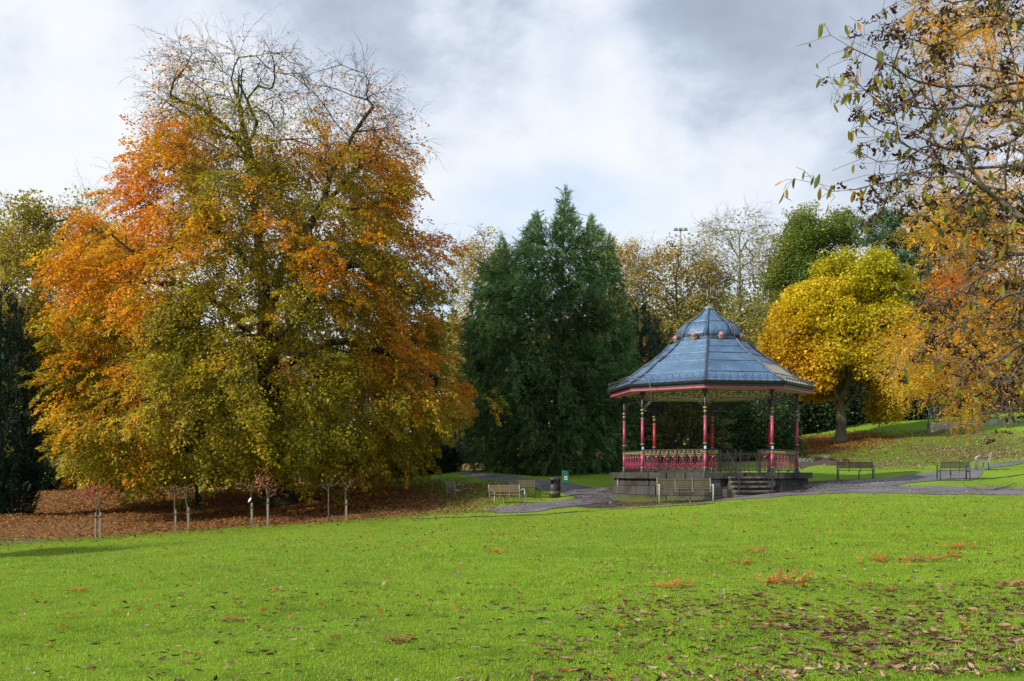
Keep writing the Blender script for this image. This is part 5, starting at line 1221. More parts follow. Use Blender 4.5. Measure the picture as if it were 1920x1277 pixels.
def longleaf(seed, ln=.125, wd=.042):
    """a drooping, cupped elliptical leaf, point down"""
    r = random.Random(seed); n = 5; vs = []; fs = []; cur = r.uniform(-.35, .5); tw = r.uniform(-.6, .6)
    for i in range(n + 1):
        u = i / n; w_ = wd * .5 * math.sin(math.pi * min(1, u * .93 + .05)) ** .8 * (1 if i < n else .05); a = cur * u * 1.6; x = math.sin(a) * u * ln * .7; z = -u * ln * math.cos(a * .6); t = tw * u
        for s, up in ((-1, .35), (0, 0), (1, .35)): vs.append((x + up * w_ * .9 * math.cos(t), s * w_ * math.cos(t), z + s * w_ * math.sin(t) * .3))
    for i in range(n):
        for k in range(2): q = i * 3 + k; fs.append((q, q + 1, q + 4, q + 3))
    return np.array(vs), np.array(fs)
LL = [longleaf(i) for i in range(8)]
def curled(seed):
    """dry brown curled leaf"""
    r = random.Random(seed); ln = r.uniform(.05, .085); n = 3; vs = []; fs = []; a = r.uniform(1.2, 2.6)
    for i in range(n + 1):
        u = i / n; w_ = .013 * math.sin(math.pi * (u * .85 + .08)); x = ln / a * (1 - math.cos(a * u)); z = -ln / a * math.sin(a * u)
        for s, d in ((-1, .012), (0, 0), (1, .012)): vs.append((x + d, s * w_, z - .3 * d))
    for i in range(n):
        for k in range(2): q = i * 3 + k; fs.append((q, q + 1, q + 4, q + 3))
    return np.array(vs), np.array(fs)
CL = [curled(i) for i in range(8)]
def bake_shapes(acc, shapes, P, S, cols, tilt=.5, r=None, extra=None):
    r = r or rng; ti = r.integers(0, len(shapes), len(P))
    for k, (v, f) in enumerate(shapes):
        s = np.nonzero(ti == k)[0]
        if not len(s): continue
        n = len(s); a = r.uniform(0, 6.28, n); b = r.normal(0, tilt, n); ca, sa_, cb, sb = np.cos(a), np.sin(a), np.cos(b), np.sin(b); z0 = np.zeros(n); o1 = np.ones(n)
        Rz = np.stack([np.stack([ca, -sa_, z0], -1), np.stack([sa_, ca, z0], -1), np.stack([z0, z0, o1], -1)], 1); Rx = np.stack([np.stack([o1, z0, z0], -1), np.stack([z0, cb, -sb], -1), np.stack([z0, sb, cb], -1)], 1)
        M = Rz @ Rx
        if extra is not None: M = extra @ M
        V = np.einsum('nij,lj->nli', M, v) * S[s][:, None, None] + P[s][:, None]; L = len(v)
        acc.add(V.reshape(-1, 3), (f[None] + (np.arange(n) * L)[:, None, None]).reshape(-1, 4), np.repeat(cols[s], len(f), 0))
def near_tree():
    b0 = np.array([9.6, 10.6, gz(9.6, 10.6)]); r = np.random.default_rng(9); q = lambda px, py, Y: A3(px, py, Y)
    hub = np.array([8.6, 10.5, 1.6]); hub2 = np.array([8.2, 10.4, 4.2]); hub3 = np.array([8.0, 10.4, 6.2])
    L = [[b0 - [0, 0, .3], b0 + [-.1, 0, .9], hub, hub2, hub3, hub3 + [0, .2, 2.4]],
         [hub2, q(2100, 110, 10.2), q(1920, 155, 10), q(1790, 165, 9.8), q(1720, 150, 9.7), q(1650, 115, 9.6), q(1600, 90, 9.5), q(1557, 66, 9.5)],
         [hub2, q(2050, 170, 10.4), q(1800, 198, 10.2), q(1670, 196, 10), q(1620, 172, 9.9), q(1560, 158, 9.9), q(1528, 140, 9.9)],
         [hub3, q(2000, -40, 9.8), q(1820, 0, 9.6), q(1720, -4, 9.5), q(1640, 30, 9.4)],
         [hub3, q(1990, -60, 10.6), q(1880, 20, 10.6), q(1800, 70, 10.6), q(1740, 80, 10.7), q(1660, 60, 10.8)],
         [hub2, q(2080, 160, 9.5), q(1925, 245, 9.2), q(1888, 290, 9.2), q(1890, 350, 9.3), q(1840, 350, 9.4), q(1770, 315, 9.6), q(1700, 332, 9.7), q(1610, 352, 9.8), q(1530, 347, 9.9), q(1490, 336, 10)],
         [hub2, q(2030, 300, 9.8), q(1900, 310, 9.8), q(1790, 318, 10), q(1690, 330, 10.2), q(1640, 400, 10.4), q(1607, 420, 10.4)],
         [hub2, q(2000, 200, 10.6), q(1880, 270, 10.6), q(1760, 275, 10.5), q(1680, 300, 10.4), q(1600, 300, 10.4), q(1560, 320, 10.4)],
         [hub, q(2100, 560, 9.6), q(1920, 545, 9.4), q(1830, 590, 9.2), q(1760, 625, 9.2), q(1690, 690, 9.3), q(1655, 715, 9.4)],
         [hub, q(2100, 620, 10), q(1930, 640, 9.6), q(1850, 690, 9.4), q(1780, 740, 9.3), q(1700, 745, 9.4)],
         [hub, q(2080, 650, 9.2), q(1935, 745, 8.8), q(1870, 780, 8.8), q(1820, 810, 8.8), q(1800, 825, 8.8)],
         [hub, q(2080, 500, 10.6), q(1930, 470, 10.4), q(1850, 505, 10.2), q(1780, 560, 10.2), q(1700, 545, 10.2)],
         [q(1860, 345, 9.4), q(1810, 400, 9.3), q(1790, 460, 9.2), q(1770, 530, 9.2), q(1765, 590, 9.2), q(1750, 640, 9.2), q(1700, 680, 9.2)],
         [q(1890, 330, 9.3), q(1850, 430, 9.3), q(1860, 520, 9.3), q(1840, 560, 9.3)], [q(1790, 318, 10), q(1815, 450, 9.9), q(1808, 560, 9.8), q(1812, 640, 9.8)],
         [q(1925, 250, 9.2), q(1905, 420, 9.1), q(1915, 560, 9.1), q(1890, 700, 9.1), q(1900, 760, 9.1)],
         [hub, q(2060, 480, 9.4), q(1935, 420, 9.2), q(1870, 380, 9.3), q(1820, 430, 9.4)], [hub, q(2080, 600, 9.8), q(1930, 660, 9.2), q(1900, 760, 9.0), q(1880, 800, 9)]]
    # twig targets inside the part of the crown the photo shows, plus the unseen rest of it
    rows = [(0, 1650, 2060), (60, 1600, 2060), (130, 1540, 2060), (200, 1575, 2060), (300, 1590, 2060), (350, 1530, 2060), (420, 1655, 2060), (500, 1700, 2060), (600, 1685, 2060), (680, 1672, 2060), (740, 1700, 2060), (790, 1760, 2060), (815, 1800, 2000)]
    m = 3400; y = r.uniform(-30, 815, m); x = r.uniform(1500, 2060, m); xl, xr = row(rows, y); ok = (x > xl) & (r.random(m) < smooth(x - xl, -60, 170) * .9 + .10); x, y = x[ok], y[ok]; Y = r.uniform(8.8, 11.4, len(x))
    tg = np.stack([(x - CX) / F * Y, Y, (HY - y) / F * Y], -1)[:900]
    up = hub3 + r.normal(0, 1, (180, 3)) * [2.2, 2.2, 1.2] + [.8, .5, 1.0]; up = up[pxy(up)[0] > 1990]
    rt = hub2 + np.abs(r.normal(0, 1, (120, 3))) * [2.4, 1, 1.2] * [1, 1, 1] - [0, 1, 1]; rt = rt[pxy(rt)[0] > 1990]
    tg = np.concatenate([tg, up, rt])
    pos, par, rad, tips, dirs = grow(L, tg, .14, .0028, .12, wig=.016, sag=.08, turn=.5)
    T = mk_tree('near_tree', 'twiggy near tree overhanging from the right with hanging yellow green leaves and curled brown ones', 'tree', b0)
    A = Acc(); wood(A, pos, par, rad, 7, thin=.004); flare(A, b0, .22, .5)
    # short side twigs
    cand = np.nonzero((rad < .012) & (pxy(pos + 1e-9)[0] > 1450))[0]; s = r.choice(cand, 2600); P0 = pos[s]; D = nrm(dirs[s] * .5 + r.normal(0, .7, (len(s), 3))); l_ = r.uniform(.05, .22, len(s))[:, None]; P1 = P0 + D * l_; P2 = P1 + nrm(D + r.normal(0, .4, D.shape) + [0, 0, -.3]) * l_ * .6
    for a_, b_ in ((P0, P1), (P1, P2)): V, Q = tubes_np(a_, b_, np.full(len(s), .0030), np.full(len(s), .0022), 3); A.add(V, Q)
    put(T, A, 'trunk', M_BARKPALE)
    ends = np.concatenate([P1, P2, pos[cand]]); ex, ey = pxy(ends); dens_ = np.where(ex < 1660, .9, 1.0)
    # curled brown leaves in bunches
    nb = 2300; wt = np.where(ex < 1600, .45, 1.0) * np.where(ey > 420, .6, 1); bi = r.choice(len(ends), nb, p=wt / wt.sum()); bunch = []; 
    for j in bi: bunch += [ends[j] + r.normal(0, .022, 3) - [0, 0, .012] for _ in range(r.integers(3, 8))]
    bunch = np.array(bunch); n = len(bunch); pb = np.array([[.085, .030, .018], [.13, .055, .030], [.045, .022, .018], [.20, .11, .06]])
    B = Acc(); bake_shapes(B, CL, bunch, r.uniform(.6, 1.15, n), pb[r.choice(4, n, p=[.4, .3, .2, .1])] * r.uniform(.6, 1.3, (n, 1)), .4, r)
    o = put(T, B, 'curled_leaves', M_LEAF, 'stuff')
    # hanging leaves: the 300 nearest ones singly, others joined
    ng = 1250; wt = np.where(ex < 1640, 2.6, 1.0) * np.where(ey > 480, .45, 1); gi = r.choice(len(ends), ng, p=wt / wt.sum()); GP = ends[gi] + r.normal(0, .015, (ng, 3)); gx_, gy_ = pxy(GP)
    pg = np.array([[.20, .24, .03], [.33, .27, .03], [.12, .16, .03], [.50, .26, .03], [.28, .20, .05]]); gc = pg[r.choice(5, ng, p=[.32, .28, .15, .15, .10])] * r.uniform(.75, 1.2, (ng, 1))
    vis = np.nonzero((gx_ < 1925) & (gy_ > -5))[0]; first = vis[:300]; rest = np.setdiff1d(np.arange(ng), first)
    B = Acc(); bake_shapes(B, LL, GP[rest], r.uniform(.6, 1.1, len(rest)), gc[rest], .35, r); put(T, B, 'leaves', M_LEAF, 'stuff')
    mats = []
    for i, c in enumerate(pg):
        m_ = bpy.data.materials.new('hanging_leaf_%s' % 'abcde'[i]); m_.use_nodes = True; t = NT(m_.node_tree); pb_ = t.n['Principled BSDF']; pb_.inputs['Roughness'].default_value = .5; pb_.inputs['Specular IOR Level'].default_value = .25
        tr = t.node('ShaderNodeBsdfTranslucent'); mx = t.node('ShaderNodeMixShader'); mx.inputs[0].default_value = .45; oi = t.node('ShaderNodeObjectInfo').outputs['Random']; nn = t.noise(coords(t), 30, 3, .6)
        cc = t.mix(t.math('MULTIPLY', oi, .5), (*c, 1), (*(c * .55), 1)); cc = t.mix(t.ramp(nn, .55, .7, 0, .6), cc, (.16, .08, .03, 1)); t.link(cc, pb_.inputs['Base Color']); t.link(cc, tr.inputs['Color'])
        t.link(pb_.outputs[0], mx.inputs[1]); t.link(tr.outputs[0], mx.inputs[2]); t.link(mx.outputs[0], t.n['Material Output'].inputs[0]); mats.append(m_)
    ms = [[mesh_np('leaf', v, f, m_) for v, f in LL] for m_ in mats]
    for i in first:
        o = meshobj('leaf', ms[R.randrange(5) if R.random() < .6 else R.choice([0, 1])][R.randrange(8)], None, T); o.location = Vector(GP[i]) - Vector(T.location); o.rotation_euler = (R.gauss(0, .35), R.gauss(0, .3), R.uniform(0, 6.28)); k = R.uniform(.7, 1.15); o.scale = (k, k, k)
near_tree()
# ================================================================== SAPLINGS WITH STAKES
M_TIE = bsdf('black_rubber_tie', (.015, .015, .017), .6)[0]
def sapling(px, py, Y, hgt, stake, leaf, label, tie=.75, seed=0, lean=0, spread=.35, paper=False):
    b0 = foot(px, Y); r = np.random.default_rng(seed + 500); T = thing('sapling', label, 'sapling', b0, 0, 'staked young trees along the edge of the lawn')
    if stake: MB().tube([(.05, -.04, -.1), (.05, -.04, stake)], .035, 7).obj('stake', M_STAKE, T); MB().lathe([(.06, -.03), (.065, 0), (.06, .03)], (.03, -.02, stake - .18), 10).tube([(-.05, 0, stake - .18), (.11, -.04, stake - .18)], .02, 4).obj('tie', M_TIE, T)
    A = Acc(); tg = np.array([0, 0, hgt * .8]) + r.normal(0, 1, (9, 3)) * [spread, spread * .8, hgt * .10]; 
    pos, par, rad, tips, dirs = grow([[np.zeros(3), np.array([lean * .3, 0, hgt * .35]), np.array([lean, 0, hgt * .62])]], tg, .12, .008, .028, wig=.008, turn=1.0)
    wood(A, pos, par, rad, 6, thin=.004)
    o = meshobj('trunk', A.mesh('trunk', M_BARKPALE), None, T)
    if leaf is not None:
        n, c = leaf; n = int(n * 1.6); s = r.choice(tips, n); P = pos[s] + r.normal(0, .13, (n, 3)); c = np.tile(np.array(c, float), (n, 1)); B = Acc()
        D = r.normal(0, 1, (n, 3)); V = leafquads(P, D, r.normal(0, 1, (n, 3)), r.uniform(.06, .12, n), r.uniform(.035, .06, n), r); B.add(V, np.arange(4 * n).reshape(-1, 4), c * r.uniform(.6, 1.3, (n, 1))); meshobj('crown', B.mesh('crown', M_LEAF), None, T)
    if paper: MB().add([(-.12, -.06, stake + .02), (-.02, -.07, stake + .1), (.03, -.05, stake + .24), (-.08, -.04, stake + .16)], [(0, 1, 2, 3)]).obj('white_tag', M_WHITE, T)
    return T
PKR = (.52, .10, .09)
sapling(187, 1010, 37.9, 2.25, 1.0, (130, PKR), 'red leaved sapling nearest the left edge, front one of its pair', seed=1)
sapling(178, 1003, 38.6, 2.1, .95, (60, (.50, .13, .08)), 'thin red leaved sapling just behind the front one at the far left', seed=2, lean=.1)
sapling(328, 994, 39.5, 2.15, .85, None, 'bare forked sapling with a short stake, left one of the second pair', seed=3)
sapling(352, 996, 39.2, 2.1, .95, None, 'bare forked sapling with two black ties, right one of the second pair', seed=4, lean=-.05)
sapling(471, 985, 40.4, 2.1, .92, (40, (.55, .25, .10)), 'sapling with sparse orange leaves and a white tag, in front of the beech trunk', seed=5, paper=True)
sapling(501, 987, 40.1, 2.15, 1.15, (80, (.52, .18, .14)), 'pink leaved sapling with a tall stake right of the one with a white tag', seed=6)
sapling(616, 976, 41.5, 2.1, 0, (6, YEL), 'bare slim sapling without a stake, left one of the fourth pair', seed=7)
sapling(648, 974, 41.8, 2.0, .85, (30, (.50, .28, .10)), 'sapling with a few tan leaves and a black tie, rightmost of the row', seed=8)
# pumpkins of orange: small orange leaf bunches lying by the beech trunk
for i, (px, py, lb) in enumerate([(563, 937, 'small orange leafy clump under the beech right of its trunk'), (490, 946, 'small orange leafy clump left of the beech trunk foot')]):
    p = on(px, py); r = np.random.default_rng(i); n = 70; P = nrm(r.normal(0, 1, (n, 3))) * [.16, .14, .12] + [0, 0, .11]; V = leafquads(P, r.normal(0, 1, (n, 3)), P, r.uniform(.07, .11, n), r.uniform(.05, .08, n), r)
    B = Acc(); B.add(V, np.arange(4 * n).reshape(-1, 4), np.tile([.6, .14, .015], (n, 1)) * r.uniform(.6, 1.1, (n, 1))); o = meshobj('leafy_shoot', B.mesh('leafy_shoot', M_LEAF), None, None, p); props(o, lb, 'shoot', 'orange shoots under the beech')
# flower bed plants
for i, (px, py, s, c, lb) in enumerate([(1503, 868, .34, (.42, .46, .44), 'silver leaved plant at the left front of the flower bed'), (1518, 868, .30, (.38, .43, .42), 'silver leaved plant second from the bandstand in the flower bed'), (1548, 861, .34, (.42, .46, .42), 'silver leaved plant at the back of the flower bed'),
                                        (1532, 864, .3, (.10, .12, .05), 'dull green plant between the silver ones in the flower bed'), (1508, 862, .4, (.05, .05, .03), 'dark withered plant at the back left of the flower bed'), (1560, 865, .22, (.22, .08, .05), 'reddish plant in the flower bed'), (1585, 866, .18, (.20, .09, .05), 'low reddish plant at the right end of the flower bed')]):
    p = on(px, py); r = np.random.default_rng(i + 90); n = 90; P = nrm(r.normal(0, 1, (n, 3)) + [0, 0, .6]) * [s, s, s * .7] * r.uniform(.3, 1, (n, 1)); P[:, 2] = np.abs(P[:, 2])
    V = leafquads(P, P + r.normal(0, .1, (n, 3)), r.normal(0, 1, (n, 3)), r.uniform(.10, .18, n), r.uniform(.05, .09, n), r); B = Acc(); B.add(V, np.arange(4 * n).reshape(-1, 4), np.tile(c, (n, 1)) * r.uniform(.6, 1.2, (n, 1)))
    props(meshobj('bedding_plant', B.mesh('bedding_plant', M_LEAF), None, None, p), lb, 'plant', 'plants in the flower bed')
# ================================================================== LITTER AND FALLEN LEAVES
def lay(P, size, r, lift=.01, tilt=.45, asp=.6):
    n = len(P); z = ground(P[:, 0], P[:, 1]) + lift + size * .15; a = r.uniform(0, 6.28, n); D = np.stack([np.cos(a), np.sin(a), r.normal(0, tilt, n)], -1); N = np.stack([r.normal(0, tilt, n), r.normal(0, tilt, n), np.ones(n)], -1)
    return leafquads(np.c_[P[:, :2], z], D, N, size, size * asp, r, .3)
def scatter(name, label, n, box, dens, size, pals, seed, lift=.01, asp=.6, pw=None):
    r = np.random.default_rng(seed); P = np.zeros((0, 2))
    while len(P) < n:
        q = np.stack([r.uniform(box[0], box[1], n * 3), r.uniform(box[2], box[3], n * 3)], -1); P = np.concatenate([P, q[r.random(len(q)) < dens(q[:, 0], q[:, 1])]])
    P = P[:n]; s = r.uniform(*size, n); V = lay(P, s, r, lift, asp=asp); pa = np.array(pals); c = pa[r.choice(len(pa), n, p=pw)] * r.uniform(.6, 1.25, (n, 1))
    B = Acc(); B.add(V, np.arange(4 * n).reshape(-1, 4), c); return props(meshobj(name, B.mesh(name, M_LEAF)), kind='stuff', label=label)
LP = [(.30, .13, .05), (.40, .20, .08), (.20, .08, .035), (.48, .30, .10), (.13, .055, .03), (.5, .24, .04)]
scatter('leaf_litter', 'thick brown leaf litter under the big beech', 42000, (-36, 2, 36, 68), lambda x, y: softmask(x, y, LIT_BEECH, .7) * np.where(y < 60, 1, .5) * (.75 + .5 * fbm(x, y, .5, 6)), (.09, .16), LP, 1)
scatter('leaf_litter', 'thin scatter of leaves on the grass left of the bandstand', 4200, (-8, 6, 40, 66), lambda x, y: softmask(x, y, LIT_EDGE2, 1.0), (.08, .14), LP + [(.5, .42, .22)], 2)
scatter('leaf_litter', 'orange brown leaf litter below the maple', 9000, (15, 34, 58, 84), lambda x, y: softmask(x, y, LIT_YELLOW, 1.0), (.12, .2), [(.45, .20, .06), (.35, .14, .05), (.5, .30, .08), (.22, .10, .05)], 3)
scatter('leaf_litter', 'leaves scattered over the bank on the right', 7000, (15, 42, 44, 76), lambda x, y: softmask(x, y, LIT_HILL, 1.2) * np.clip(.55 + .8 * fbm(x, y, .35, 2), .05, 1), (.09, .17), [(.40, .24, .12), (.45, .34, .20), (.25, .12, .07), (.5, .42, .28)], 4)
allpath = lambda x, y: np.where((y > 7) & (y < 66), 1, 0)
scatter('leaf_litter', 'odd leaves dotted over paths and grass round the bandstand', 1500, (-6, 34, 42, 60), allpath, (.06, .12), [(.45, .30, .14), (.35, .16, .06), (.5, .42, .25)], 5, lift=.05)
scatter('fallen_leaves', 'tiny orange leaves sprinkled across the open lawn', 5200, (-22, 22, 11, 42), lambda x, y: np.where(np.abs(x) < .56 * y, 1, 0) * np.clip(.35 + .4 * smooth(y, 18, 38) + .4 * fbm(x, y, .3, 5), .05, 1), (.055, .10), [(.55, .16, .03), (.40, .18, .06), (.45, .32, .14), (.10, .06, .045), (.5, .38, .2)], 6, lift=.03, pw=[.34, .26, .16, .14, .10])
scatter('lawn_clover', 'pale flecks and clover dotted through the lawn', 1200, (-14, 14, 7, 30), lambda x, y: np.where(np.abs(x) < .56 * y, 1, 0), (.03, .055), [(.5, .5, .42), (.35, .45, .12)], 16, lift=.03)
# big curled leaves from the near tree: nearest 300 singly, the rest as one mass
def ground_leaf(seed):
    r = random.Random(seed); n = 5; ln = 1.0; wd = r.uniform(.26, .42); cur = r.uniform(-1.4, 2.0); vs = []; fs = []; fold = r.uniform(.3, 1.15); tw = r.uniform(-.5, .5)
    for i in range(n + 1):
        u = i / n; w_ = wd * .5 * math.sin(math.pi * min(1, u * .93 + .04)) ** .8; x = (u - .5) * ln; z = .10 + cur * .28 * (u - .5) ** 2 * 2 + (.06 if cur < 0 else 0)
        for s in (-1, 0, 1): vs.append((x, s * w_ * math.cos(fold), z + abs(s) * w_ * math.sin(fold) + s * tw * w_ * (u - .5)))
    for i in range(n):
        for k in range(2): q = i * 3 + k; fs.append((q, q + 1, q + 4, q + 3))
    return np.array(vs), np.array(fs)
GL8 = [ground_leaf(i) for i in range(10)]
def near_leaves():
    r = np.random.default_rng(21); m = 30000; Y = 7.2 + 11 * r.random(m) ** 1.25; X = r.uniform(-5, 10.5, m); d = smooth(X - .12 * (Y - 7.5), -1.2, 2.6) * (1 - smooth(Y, 9.2, 14.5)) ** 1.3; d = np.maximum(d, .075 * np.exp(-np.clip(Y - 12, 0, 9) / 4))
    d *= np.clip(.8 + .6 * fbm(X, Y, 1.6, 3), .2, 1.3); px = CX + F * X / Y; ok = (r.random(m) < d) & (px > -40) & (px < 1990); X, Y = X[ok][:4700], Y[ok][:4700]; n = len(X); Z = ground(X, Y) + .020
    S = r.uniform(.05, .112, n); pc = np.array([[.11, .055, .035], [.06, .035, .028], [.42, .27, .17], [.24, .12, .06], [.42, .16, .03], [.15, .07, .045], [.46, .34, .24]]); ci = r.choice(7, n, p=[.20, .13, .22, .14, .05, .15, .11])
    o = np.argsort(Y); vis = o[(CX + F * X[o] / Y[o] < 1925) & (CX + F * X[o] / Y[o] > -5) & (HY - F * Z[o] / Y[o] < 1285)][:300]; rest = np.setdiff1d(np.arange(n), vis)
    B = Acc(); c = pc[ci] * r.uniform(.7, 1.3, (n, 1)); bake_shapes(B, GL8, np.stack([X, Y, Z], -1)[rest], S[rest], c[rest], .8, r)
    props(meshobj('fallen_leaves', B.mesh('fallen_leaves', M_LEAF)), kind='stuff', label='brown curled leaves strewn thickly over the lower right lawn')
    lab = [('dark brown curled leaf lying on the near lawn', 'dark brown leaves on the near lawn'), ('blackened curled leaf lying on the near lawn', 'blackened leaves on the near lawn'), ('pale tan upturned leaf lying on the near lawn', 'tan leaves on the near lawn'), ('mid brown leaf lying on the near lawn', 'mid brown leaves on the near lawn'),
           ('orange leaf lying on the near lawn', 'orange leaves on the near lawn'), ('reddish brown leaf lying on the near lawn', 'reddish brown leaves on the near lawn'), ('very pale beige leaf lying on the near lawn', 'beige leaves on the near lawn')]
    mats = [worn('fallen_leaf_%s' % 'abcdefg'[i], tuple(p), tuple(p * .55), 14, .65, bmp=.3) for i, p in enumerate(pc)]; ms = [[mesh_np('fallen_leaf', v, f, m_) for v, f in GL8] for m_ in mats]
    for i in vis:
        k = int(ci[i]); o_ = meshobj('fallen_leaf', ms[k][R.randrange(10)]); o_.location = (X[i], Y[i], Z[i] + .008); o_.scale = (S[i],) * 3; o_.rotation_euler = (R.gauss(0, .6), R.gauss(0, .4), R.uniform(0, 6.28)); props(o_, lab[k][0], 'leaf', lab[k][1])
near_leaves()
# orange feathery twigs dropped on the lawn
FT = [(1262, 1107, .32, 'orange feathery sprig lying left of the largest one'), (1395, 1062, .30, 'orange feathery sprig on the lawn below the bandstand steps'), (1418, 1040, .28, 'farther orange feathery sprig behind the one below the steps'), (1465, 1098, .48, 'largest orange feathery sprig lying on the lawn'),
      (1655, 1058, .34, 'left end of the line of tan feathery sprigs at the right'), (1715, 1056, .22, 'dull middle sprig in the line of tan feathery sprigs'), (1748, 1055, .28, 'bright right hand sprig in the line of tan feathery sprigs'), (1792, 1050, .24, 'small feathery sprig right of the line of sprigs'), (1795, 1032, .32, 'upright orange feathery sprig farthest right on the lawn'),
      (1905, 1103, .30, 'tan feathery sprig at the right edge of the lawn'), (925, 1038, .45, 'flat pale orange sprig on the middle lawn'), (145, 1113, .22, 'small orange sprig alone on the left lawn'), (440, 1170, .32, 'faint straw coloured sprig on the left near lawn'), (757, 1210, .35, 'pale feathery sprig near the bottom middle of the lawn'), (1670, 1113, .12, 'tiny tan sprig among brown leaves at the right')]
for i, (px, py, s, lb) in enumerate(FT):
    p = on(px, py); r = np.random.default_rng(i + 700); A = Acc(); s = s * (.85 if i not in (10, 12, 13) else .5); k = 10; D0 = np.stack([r.choice([-1, 1], k) * r.uniform(.5, 1, k), r.normal(0, .5, k), r.uniform(0, .25, k)], -1); P = np.tile([0, 0, .02], (k, 1)) + r.normal(0, 1, (k, 3)) * [s * .4, s * .3, 0]; P[:, 2] = np.abs(P[:, 2]) + .02
    T_ = [t_frond(j + 200, L=120, length=.8, width=.9, ls=.14, droop=-.05, lift=.42) for j in range(3)]; col_ = np.array([.62, .30, .08]) if i not in (5, 9, 12, 14, 13) else np.array([.48, .32, .12]); c = np.tile(col_, (k, 1)) * r.uniform(.75, 1.1, (k, 1))
    bake_leaves(A, P, nrm(D0), s * r.uniform(.5, .9, k), T_, c, c * 1.25, .5, .25); V, Q = tubes_np(P, P + nrm(D0) * s * .7, np.full(k, .004), np.full(k, .002), 3); Q = np.concatenate([Q[:, [0, 1, 2]], Q[:, [0, 2, 3]]]); A.add(V, Q, np.tile([.25, .10, .04], (len(Q), 1)))
    props(meshobj('feathery_sprig', A.mesh('feathery_sprig', M_LEAF), None, None, p), lb, 'twig', 'feathery sprigs fallen on the lawn')
p = on(1480, 1085); props(MB().tube([(0, 0, 0), (.02, 0, .10), (.07, .02, .2)], [.005, .004, .003], 5).obj('dry_stick', M_BARKDK, None, loc=p), 'thin dark stick poking up beside the largest orange sprig', 'twig')
q0 = [on(1812, 914), on(1830, 919), on(1862, 921), on(1885, 916), on(1905, 908)]; c0 = q0[0]
props(MB().tube([Vector(q) - c0 + Vector((0, 0, .06)) for q in q0], [.02, .03, .028, .022, .012], 6).obj('fallen_branch', M_BARKPALE, None, loc=c0), 'pale curved fallen branch lying on the lower right path', 'branch')
# ================================================================== GRASS
def tuft(name, seed, loc, n=16, h=.035, spread=.035):
    r = random.Random(seed); V = []; Q = []; C = []
    for i in range(n):
        x, y = r.gauss(0, spread), r.gauss(0, spread); a = r.uniform(0, 6.28); l_ = h * r.uniform(.55, 1.3); b_ = r.uniform(.1, .8) * l_; w_ = r.uniform(.0016, .0028) * 1.3; dx, dy = math.cos(a), math.sin(a); k = len(V)
        for u, ww in ((0, 1), (.55, .8), (1, .12)):
            cx_, cy_, cz_ = x + dx * b_ * u * u, y + dy * b_ * u * u, l_ * (u - .12 * u * u); V += [(cx_ - dy * w_ * ww, cy_ + dx * w_ * ww, cz_), (cx_ + dy * w_ * ww, cy_ - dx * w_ * ww, cz_)]
        Q += [(k, k + 1, k + 3, k + 2), (k + 2, k + 3, k + 5, k + 4)]; g = r.uniform(.86, 1.16); c = (.29 * g, .44 * g, .036) if r.random() < .95 else (.36, .34, .12); C += [c, c]
    o = meshobj(name, mesh_np(name, V, Q, M_GRASS, C)); o.location = loc; o['kind'] = 'stuff'; return o
M_GRASS = leafmat('grass_blades', .42, .5)
_t = NT(M_GRASS.node_tree); _pos = _t.node('ShaderNodeNewGeometry').outputs['Position']
_at = [x for x in _t.n if x.type == 'ATTRIBUTE'][0]; _na = _t.noise(_pos, .35, 4, .6); _nb = _t.noise(_pos, 2.4, 5, .65)
_c = _t.mix(_t.ramp(_na, .38, .62), _at.outputs['Color'], (0.88, 0.90, 1.0, 1), 'MULTIPLY'); _c = _t.mix(_t.ramp(_nb, .42, .70, 0, .42), _c, (0.075, 0.17, 0.015, 1))
_c = _t.mix(_t.ramp(_t.noise(_pos, 1.1, 5, .6), .56, .72, 0, .45), _c, (.33, .42, .07, 1))
for _x in _t.n:
    if _x.type == 'BSDF_PRINCIPLED': _t.link(_c, _x.inputs['Base Color'])
    if _x.type == 'BSDF_TRANSLUCENT': _t.link(_c, _x.inputs['Color'])
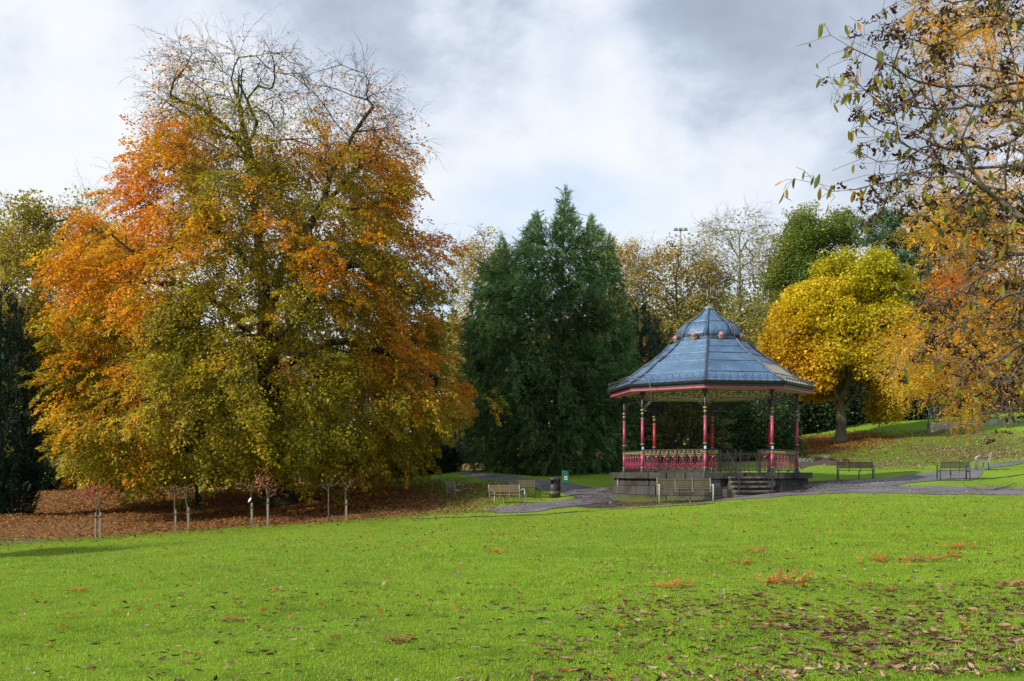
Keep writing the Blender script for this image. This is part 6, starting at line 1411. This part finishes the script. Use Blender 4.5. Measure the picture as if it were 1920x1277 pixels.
def grassfield(name, n, y0, y1, sc0, tf, seed, label):
    r = np.random.default_rng(seed); u = r.random(n * 2); Y = y0 + (y1 - y0) * u; X = r.uniform(-.57, .57, n * 2) * Y
    px = CX + F * X / Y; Z = ground(X, Y); py = HY - F * Z / Y; ok = inpoly(px, py, [(-60, 1026)] + EDGE[1:] + [(860, 972), (1000, 967), (1150, 957), (1240, 952), (1340, 946), (1440, 935), (1540, 929), (1990, 932), (1990, 1330), (-60, 1330)]); X, Y, Z = X[ok][:n], Y[ok][:n], Z[ok][:n]; n = len(X)
    me = bpy.data.meshes.new(name); me.vertices.add(n); me.vertices.foreach_set('co', np.stack([X, Y, Z], -1).astype(np.float32).ravel())
    pa = np.clip(1 + .35 * fbm(X, Y, 1.2, 9) + r.normal(0, .18, n), .5, 1.7) * sc0
    at_ = me.attributes.new('scl', 'FLOAT', 'POINT'); at_.data.foreach_set('value', pa.astype(np.float32)); me.update()
    o = meshobj(name, me); g = bpy.data.node_groups.new(name, 'GeometryNodeTree'); g.interface.new_socket('Geometry', in_out='INPUT', socket_type='NodeSocketGeometry'); g.interface.new_socket('Geometry', in_out='OUTPUT', socket_type='NodeSocketGeometry')
    N = g.nodes; i_ = N.new('NodeGroupInput'); o_ = N.new('NodeGroupOutput'); ip = N.new('GeometryNodeInstanceOnPoints'); oi = N.new('GeometryNodeObjectInfo'); oi.inputs['Object'].default_value = tf
    rv = N.new('FunctionNodeRandomValue'); rv.data_type = 'FLOAT_VECTOR'; rv.inputs[0].default_value = (-.12, -.12, 0); rv.inputs[1].default_value = (.12, .12, 6.283); na = N.new('GeometryNodeInputNamedAttribute'); na.data_type = 'FLOAT'; na.inputs['Name'].default_value = 'scl'
    Lk = g.links.new; Lk(i_.outputs[0], ip.inputs['Points']); Lk(oi.outputs['Geometry'], ip.inputs['Instance']); Lk(rv.outputs[0], ip.inputs['Rotation']); Lk(na.outputs['Attribute'], ip.inputs['Scale']); Lk(ip.outputs[0], o_.inputs[0])
    mod = o.modifiers.new('blades', 'NODES'); mod.node_group = g; props(o, kind='stuff', label=label)
for i, (n, y0, y1, s0) in enumerate([(52000, 7.2, 13, .85), (52000, 7.2, 20, .85), (52000, 11, 28, .95), (52000, 16, 42, 1.1)]):
    p = foot(900 + i * 60, 8 + i * .3); tf = tuft('grass_tuft', i, p, n=18, h=.027 + .002 * i, spread=.05 + .012 * i); grassfield('grass', n, y0, y1, s0, tf, 40 + i, 'short bright green mown grass blades of the lawn')
